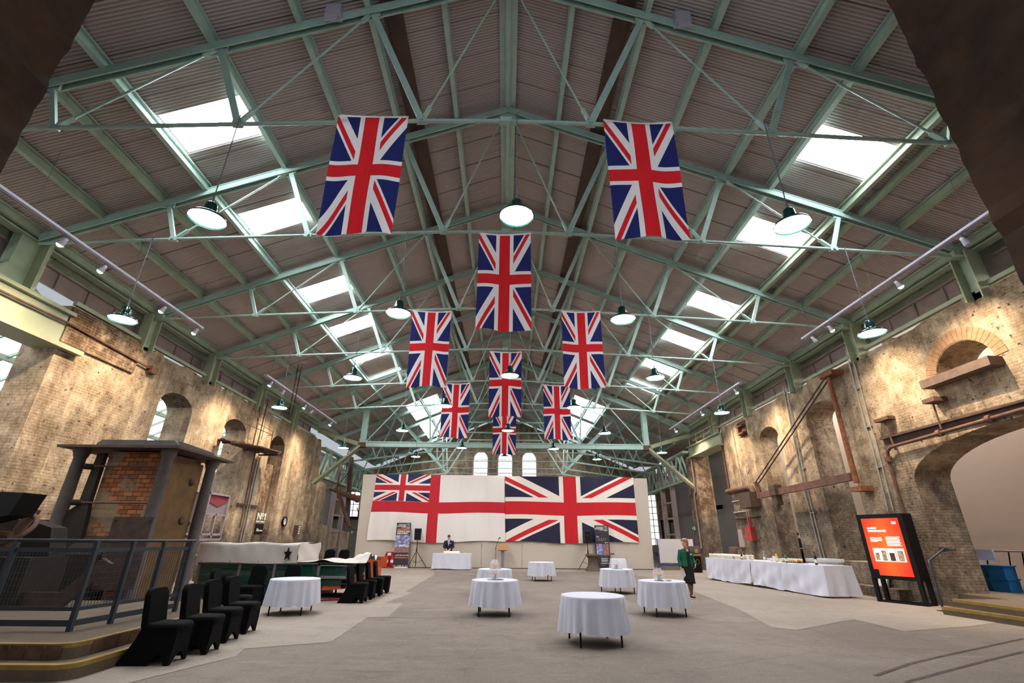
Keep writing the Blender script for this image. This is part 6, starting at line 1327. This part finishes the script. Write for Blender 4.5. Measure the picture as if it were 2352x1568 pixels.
# ------------------------------------------------------------------ people
def hand(mb, wrist, dirv, palmn, L=.17, curl=.5, side=1):
    """palm plus five separate bent fingers; dirv points along the hand, palmn out of the palm"""
    d = Vector(dirv).normalized(); nrm = Vector(palmn); nrm = (nrm-d*nrm.dot(d)).normalized(); sd = d.cross(nrm)*side; w = Vector(wrist)
    rs = []
    for t_, a, b in ((0, .024, .018), (.2, .034, .018), (.38, .042, .016), (.5, .042, .013), (.54, .036, .01)):
        c = w+d*(L*t_); rs.append([c+sd*(a*cos(q))+nrm*(b*sin(q)) for q in [2*pi*k/12 for k in range(12)]])
    mb.rings(rs)
    for i, (o, l, r) in enumerate(((-.032, .36, .0082), (-.011, .42, .009), (.011, .46, .0092), (.031, .40, .0088))):
        p = w+d*(L*.47)+sd*o; pts = [p]; a = 0
        for s_, f in ((.4, .5), (.33, .9), (.27, .7)):
            a += curl*f; q = d*cos(a)+nrm*sin(a); p = p+q*(L*l*s_*1.35); pts.append(p)
        mb.tube(pts, [r*1.12, r, r*.95, r*.75], 7)
    p = w+d*(L*.14)+sd*.03; mb.tube([p, p+(d*.6+sd*.7+nrm*.25)*(L*.22), p+(d*.95+sd*.65+nrm*.5)*(L*.42), p+(d*1.2+sd*.5+nrm*.7)*(L*.52)], [.014, .0125, .0105, .008], 7)
def head(mb, c, yaw, pitch, s=1.0):
    """egg-shaped head with brow, nose, lips, chin and ears; face looks along -y before turning"""
    h = MB(); rs = []
    for z, rx, ry, oy in ((-.125, .03, .03, -.035), (-.115, .042, .045, -.028), (-.09, .055, .066, -.018), (-.05, .065, .083, -.006), (0, .073, .094, 0), (.04, .076, .098, .004), (.075, .07, .09, .008), (.1, .053, .07, .01), (.116, .03, .04, .01), (.12, .01, .012, .01)):
        rs.append([(rx*cos(a), oy+ry*sin(a), z) for a in [2*pi*k/20 for k in range(20)]])
    h.rings(rs)
    h.rings([[(w*cos(a), y+.012*sin(a), z) for a in [2*pi*k/10 for k in range(10)]] for z, w, y in ((.018, .007, -.09), (-.005, .01, -.1), (-.024, .014, -.112), (-.036, .013, -.104), (-.042, .008, -.092))])
    h.ball((0, -.088, -.06), (.024, .012, .006), 10, 6); h.ball((0, -.086, -.071), (.02, .012, .006), 10, 6); h.ball((0, -.076, -.105), (.022, .02, .018), 10, 6)
    for s_ in (-1, 1): h.ball((s_*.077, .012, -.008), (.01, .022, .034), 8, 6); h.ball((s_*.03, -.088, .022), (.024, .01, .007), 8, 6); h.ball((s_*.04, -.07, -.03), (.022, .02, .02), 8, 6)
    R_ = Matrix.Translation(c) @ Matrix.Rotation(yaw, 4, 'Z') @ Matrix.Rotation(pitch, 4, 'X') @ Matrix.Scale(s, 4); h.xf(R_); mb.add(h.v, h.f, True); return R_
def eyes(R_, par):
    mb = MB(); pb = MB()
    for s_ in (-1, 1): mb.ball((s_*.03, -.088, .004), (.013, .008, .008), 8, 6); pb.ball((s_*.03, -.0945, .004), (.006, .003, .006), 8, 6)
    mb.xf(R_); pb.xf(R_); e = mb.build('eyes', M['white'], par); pb.build('pupils', M['black'], e)
def remesh(o, vox=.009):
    md = o.modifiers.new('remesh', 'REMESH'); md.mode = 'VOXEL'; md.voxel_size = vox; md.use_smooth_shade = True
    sm = o.modifiers.new('smooth', 'SMOOTH'); sm.iterations = 2; sm.factor = .5
def shell(o, vox=.012): remesh(o, vox)
def limb(mb, pts, rad, n=12): mb.tube(pts, rad, n)
def person_woman(loc, rz):
    t = thing('person', 'woman in a green jacket and black dress holding papers, looking away to her side', 'person', loc, rz)
    b = MB(); R_ = head(b, Vector((0, -.02, 1.555)), radians(-80), radians(4), 1.0)
    limb(b, [(0, .02, 1.3), (0, .01, 1.38), (0, -.01, 1.48)], [.062, .05, .05])
    b.ell([(0, .01, .86, .16, .11), (0, .01, .95, .155, .105), (0, .01, 1.05, .13, .095), (0, .01, 1.15, .145, .1), (0, .01, 1.25, .165, .105), (0, .015, 1.33, .15, .085), (0, .02, 1.37, .08, .06)], 24)
    for s_, hip, kn, an in ((-1, (-.085, .01, .88), (-.055, -.06, .46), (-.02, -.1, .09)), (1, (.085, .01, .88), (.09, .02, .47), (.085, .12, .1))):
        limb(b, [hip, kn, (Vector(kn)*.6+Vector(an)*.4), an, Vector(an)+Vector((0, 0, -.03))], [.088, .056, .054, .036, .035])
        limb(b, [Vector(an)+Vector((0, .04, -.05)), Vector(an)+Vector((0, -.05, -.055)), Vector(an)+Vector((0, -.15, -.072))], [.032, .034, .022])
    sR_, eR, wR = (-.165, .02, 1.31), (-.235, .05, 1.06), (-.255, -.06, .86)
    sL, eL, wL = (.165, .02, 1.31), (.245, .06, 1.07), (.215, -.12, .93)
    limb(b, [sR_, eR, wR], [.05, .04, .028]); limb(b, [sL, eL, wL], [.05, .04, .028])
    hand(b, wR, (-.1, -.15, -1), (.5, -.2, 0), .165, .55, 1); hand(b, wL, (-.25, -.35, -.9), (-.8, .1, 0), .165, .7, -1)
    bo = b.build('body', M['skin'], t); remesh(bo, .008); eyes(R_, bo)
    hr = MB(); hr.rings([[(rx*cos(a), oy+ry*sin(a), z) for a in [2*pi*k/24 for k in range(24)]] for z, rx, ry, oy in ((-.1, .05, .03, .062), (-.075, .078, .05, .05), (-.03, .094, .07, .04), (.0, .098, .074, .038), (.045, .1, .1, .018), (.085, .096, .108, .008), (.12, .08, .09, .008), (.142, .05, .056, .01), (.15, .012, .014, .01))]); hr.ball((.0, -.075, .095), (.075, .035, .035)); hr.ball((.05, -.06, .075), (.04, .04, .03)); hr.ball((-.05, -.06, .075), (.04, .04, .03))
    hr.xf(R_); h_ = hr.build('hair', M['hair'], t); remesh(h_, .012)
    j = MB(); j.ell([(0, .012, .86, .2, .135), (0, .012, .95, .187, .13), (0, .012, 1.07, .165, .122), (0, .01, 1.18, .18, .128), (0, .012, 1.28, .198, .128), (0, .02, 1.345, .165, .1), (0, .022, 1.385, .085, .07)], 28)
    limb(j, [(-.15, .02, 1.325), (-.178, .02, 1.3), eR, (Vector(eR)*.2+Vector(wR)*.8), wR], [.07, .07, .056, .05, .05]); limb(j, [(.15, .02, 1.325), (.178, .02, 1.3), eL, (Vector(eL)*.2+Vector(wL)*.8), wL], [.07, .07, .056, .05, .05])
    jo = j.build('jacket', M['jacket'], t); shell(jo, .012)
    mb = MB(); mb.prism([(-.055, 1.345), (-.03, 1.15), (-.035, .9), (-.045, .86), (.06, .86), (.05, .95), (.05, 1.15), (.06, 1.345), (.035, 1.3), (-.03, 1.3)], lambda p, q: (p[0], q-.02*sin(max(0, min(1, (1.35-p[1])/.3))*pi/2)*1.2-.0, p[1]), -.118, -.06); mb.build('top', M['blackcloth'], t)
    mb = MB(); mb.prism([(-.045, 1.385), (.05, 1.385), (.035, 1.3), (-.03, 1.3)], lambda p, q: (p[0], q-.35*(1.385-p[1]), p[1]), -.098, -.05); mb.build('neckline', M['skin'], t)
    mb = MB(); mb.tube([(.06*cos(q), -.045+.05*sin(q), 1.39-.03*(sin(q)<0)*abs(sin(q))) for q in [2*pi*k/20 for k in range(20)]], .006, 5, True); mb.build('necklace', M['rustdk'], t)
    for s_ in (-1, 1): MB().prism([(s_*.05, 1.4), (s_*.1, 1.36), (s_*.085, 1.24), (s_*.055, 1.2)], lambda p, q: (p[0], q, p[1]), -.135, -.105).build('lapel', M['jacket'], jo)
    sk = MB(); sk.ell([(0, .01, 1.02, .145, .105), (0, .01, .93, .175, .12), (0, .0, .82, .19, .13), (.0, -.01, .62, .182, .135), (.015, -.0, .45, .172, .15), (.02, .0, .385, .176, .16), (.02, 0, .387, .15, .13)], 32); so = sk.build('skirt', M['blackcloth'], t)
    MB().box((.075, -.14, 1.2), (.135, -.128, 1.235)).build('name_badge', M['white'], t)
    for an, nm in (((-.02, -.1, .09), 'shoe'), ((.085, .12, .1), 'shoe')):
        a = Vector(an); mb = MB(); rs = []
        for y, w, z0, z1 in ((.065, .028, -.085, -.02), (.02, .035, -.085, -.015), (-.05, .04, -.087, -.03), (-.12, .042, -.088, -.045), (-.165, .03, -.088, -.06), (-.18, .012, -.086, -.07)): rs.append([a+Vector((w*cos(q), y, (z0+z1)/2+(z1-z0)/2*sin(q))) for q in [2*pi*k/12 for k in range(12)]])
        mb.rings(rs); mb.box(tuple(a+Vector((-.02, .03, -.1 if a.z > .09 else -.089))), tuple(a+Vector((.02, .065, -.05)))); mb.build(nm, M['blackcloth'], t)
    for kn, an in (((-.055, -.06, .46), (-.02, -.1, .09)), ((.09, .02, .47), (.085, .12, .1))):
        k_, a = Vector(kn), Vector(an); MB().tube([k_, k_*.6+a*.4, a+Vector((0, 0, -.02))], [.0585, .057, .039], 14).build('stocking', M['tights'], t)
    wv = Vector(wR)+Vector((-.02, -.05, -.1)); p = thing('leaflet', 'folded white leaflet held in the hand of the woman in green', 'leaflet', Vector(loc)+Matrix.Rotation(rz, 3, 'Z') @ wv, rz); mb = MB(); mb.prism([(-.03, .03), (.07, .06), (.13, -.14), (.05, -.22), (-.0, -.18)], lambda q, r: (q[0], r, q[1]), -.008, .0); mb.build('sheets', M['paper'], p)
    return t
w_ = atZ(1589, 1371, 0); person_woman((w_.x-.02, w_.y, 0), radians(8))
def person_man(loc, s):
    t = thing('person', 'man in a dark suit bowing his head over the white cake', 'person', loc, 0); S_ = lambda *p: Vector(p)*s
    b = MB(); R_ = head(b, S_(0, -.2, 1.56), 0, radians(38), s)
    limb(b, [S_(0, -.06, 1.38), S_(0, -.12, 1.45), S_(0, -.17, 1.5)], [.07*s, .058*s, .056*s])
    b.ell([tuple(S_(0, .02, .9))+(.16*s, .11*s), tuple(S_(0, .0, 1.1))+(.155*s, .11*s), tuple(S_(0, -.04, 1.28))+(.19*s, .12*s), tuple(S_(0, -.06, 1.38))+(.17*s, .1*s), tuple(S_(0, -.07, 1.42))+(.09*s, .07*s)], 24)
    for q in (-1, 1):
        limb(b, [S_(q*.09, .02, .92), S_(q*.1, .03, .48), S_(q*.1, .05, .08)], [.095*s, .06*s, .042*s]); limb(b, [S_(q*.1, .08, .045), S_(q*.1, -.12, .03)], [.04*s, .028*s])
        limb(b, [S_(q*.19, -.04, 1.34), S_(q*.25, -.1, 1.08), S_(q*.09, -.34, .97)], [.058*s, .046*s, .03*s]); hand(b, S_(q*.09, -.34, .97), (-q*.35, -.8, -.35), (0, 0, -1), .18*s, .45, q)
    bo = b.build('body', M['skin'], t); remesh(bo, .01); eyes(R_, bo)
    hr = MB(); hr.rings([[(rx*cos(a), oy+ry*sin(a), z) for a in [2*pi*k/20 for k in range(20)]] for z, rx, ry, oy in ((-.06, .06, .03, .075), (0, .078, .06, .048), (.05, .082, .085, .026), (.085, .078, .098, .008), (.112, .06, .08, .01), (.13, .02, .03, .012))]); hr.xf(R_); remesh(hr.build('hair', M['hairblack'], t), .012)
    j = MB(); j.ell([tuple(S_(0, .02, .84))+(.2*s, .14*s), tuple(S_(0, .01, 1.0))+(.185*s, .135*s), tuple(S_(0, -.01, 1.15))+(.19*s, .135*s), tuple(S_(0, -.04, 1.3))+(.215*s, .14*s), tuple(S_(0, -.055, 1.39))+(.18*s, .11*s), tuple(S_(0, -.07, 1.43))+(.08*s, .07*s)], 28)
    for q in (-1, 1): limb(j, [S_(q*.17, -.05, 1.36), S_(q*.2, -.05, 1.33), S_(q*.255, -.1, 1.08), S_(q*.115, -.3, .985)], [.075*s, .075*s, .06*s, .05*s])
    jo = j.build('suit_jacket', M['suit'], t); shell(jo, .012)
    mb = MB(); mb.prism([(-.06, 1.44), (.06, 1.44), (.02, 1.15), (-.02, 1.15)], lambda p, q: (p[0]*s, (q-.16*(p[1]-1.15))*s, p[1]*s), -.165, -.12); mb.build('shirt_front', M['shirt'], t)
    mb = MB(); mb.prism([(-.015, 1.41), (.015, 1.41), (.025, 1.16), (-.025, 1.16)], lambda p, q: (p[0]*s, (q-.16*(p[1]-1.15))*s, p[1]*s), -.175, -.16); mb.build('tie', M['tie'], t)
    MB().box(tuple(S_(.07, -.205, 1.24)), tuple(S_(.13, -.19, 1.27))).build('name_badge', M['white'], t)
    mb = MB()
    for q in (-1, 1): limb(mb, [S_(q*.09, .02, .95), S_(q*.1, .03, .48), S_(q*.1, .05, .06)], [.11*s, .085*s, .075*s])
    remesh(mb.build('trousers', M['suit'], t), .012)
    for q in (-1, 1): MB().ell([(q*.1*s, -.03*s, .0, .05*s, .14*s), (q*.1*s, -.02*s, .05, .05*s, .13*s), (q*.1*s, .03*s, .09, .04*s, .06*s)], 16).build('shoe', M['black'], t)
zm = atY(1028, 1230.5, 30.15).z; person_man((xat(1028, 30.15), 30.25, 0), zm/1.63)
def person_bar(loc, rz):
    t = thing('person', 'person in black with white apron string, mostly hidden behind the wall slit', 'person', loc, rz)
    b = MB(); R_ = head(b, Vector((0, -.03, 1.6)), 0, .1); limb(b, [(0, 0, 1.4), (0, -.01, 1.52)], [.06, .052])
    b.ell([(0, 0, .9, .16, .11), (0, 0, 1.1, .145, .1), (0, 0, 1.3, .18, .115), (0, .01, 1.4, .14, .08)], 20)
    for q in (-1, 1):
        limb(b, [(q*.09, 0, .92), (q*.1, .01, .48), (q*.1, .03, .08)], [.09, .058, .04]); limb(b, [(q*.1, .06, .045), (q*.1, -.12, .03)], [.04, .026]); limb(b, [(q*.185, 0, 1.36), (q*.23, .03, 1.1), (q*.2, -.14, .92)], [.05, .042, .028]); hand(b, (q*.2, -.14, .92), (0, -.5, -.8), (-q, 0, 0), .17, .5, q)
    bo = b.build('body', M['skin'], t); remesh(bo, .01); eyes(R_, bo)
    hr = MB(); hr.ball((0, .015, .04), (.092, .105, .1), 16, 12); hr.xf(R_); hr.build('hair', M['hairblack'], t)
    j = MB(); j.ell([(0, 0, .86, .19, .135), (0, 0, 1.08, .17, .12), (0, 0, 1.3, .2, .132), (0, .01, 1.41, .16, .095), (0, 0, 1.46, .075, .07)], 24)
    for q in (-1, 1): limb(j, [(q*.16, 0, 1.39), (q*.19, 0, 1.36), (q*.235, .03, 1.1), (q*.205, -.12, .95)], [.065, .065, .055, .045])
    shell(j.build('shirt', M['blackcloth'], t)); MB().ell([(0, 0, 1.0, .186, .135), (0, 0, 1.025, .185, .134)], 24, 1, True, False).build('apron_string', M['white'], t)
    mb = MB()
    for q in (-1, 1): limb(mb, [(q*.09, 0, .95), (q*.1, .01, .48), (q*.1, .03, .06)], [.11, .085, .07])
    remesh(mb.build('trousers', M['blackcloth'], t), .012)
person_bar((14.0, 24.05, .335), radians(165))
# ------------------------------------------------------------------ light
wd = bpy.data.worlds.new('world'); scene.world = wd; wd.use_nodes = True
bg = wd.node_tree.nodes['Background']; bg.inputs[0].default_value = (.85, .92, 1, 1); bg.inputs[1].default_value = WORLD
scene.view_settings.view_transform = 'Standard'; scene.view_settings.look = 'None'; scene.view_settings.exposure = EXPO; scene.view_settings.gamma = 1.0
cy = scene.cycles; cy.max_bounces = 4; cy.diffuse_bounces = 3; cy.glossy_bounces = 2; cy.transmission_bounces = 3; cy.transparent_max_bounces = 6; cy.sample_clamp_indirect = 6; cy.caustics_reflective = False; cy.caustics_refractive = False
cy.use_denoising = True; cy.use_adaptive_sampling = True; cy.adaptive_threshold = .08; cy.adaptive_min_samples = 10
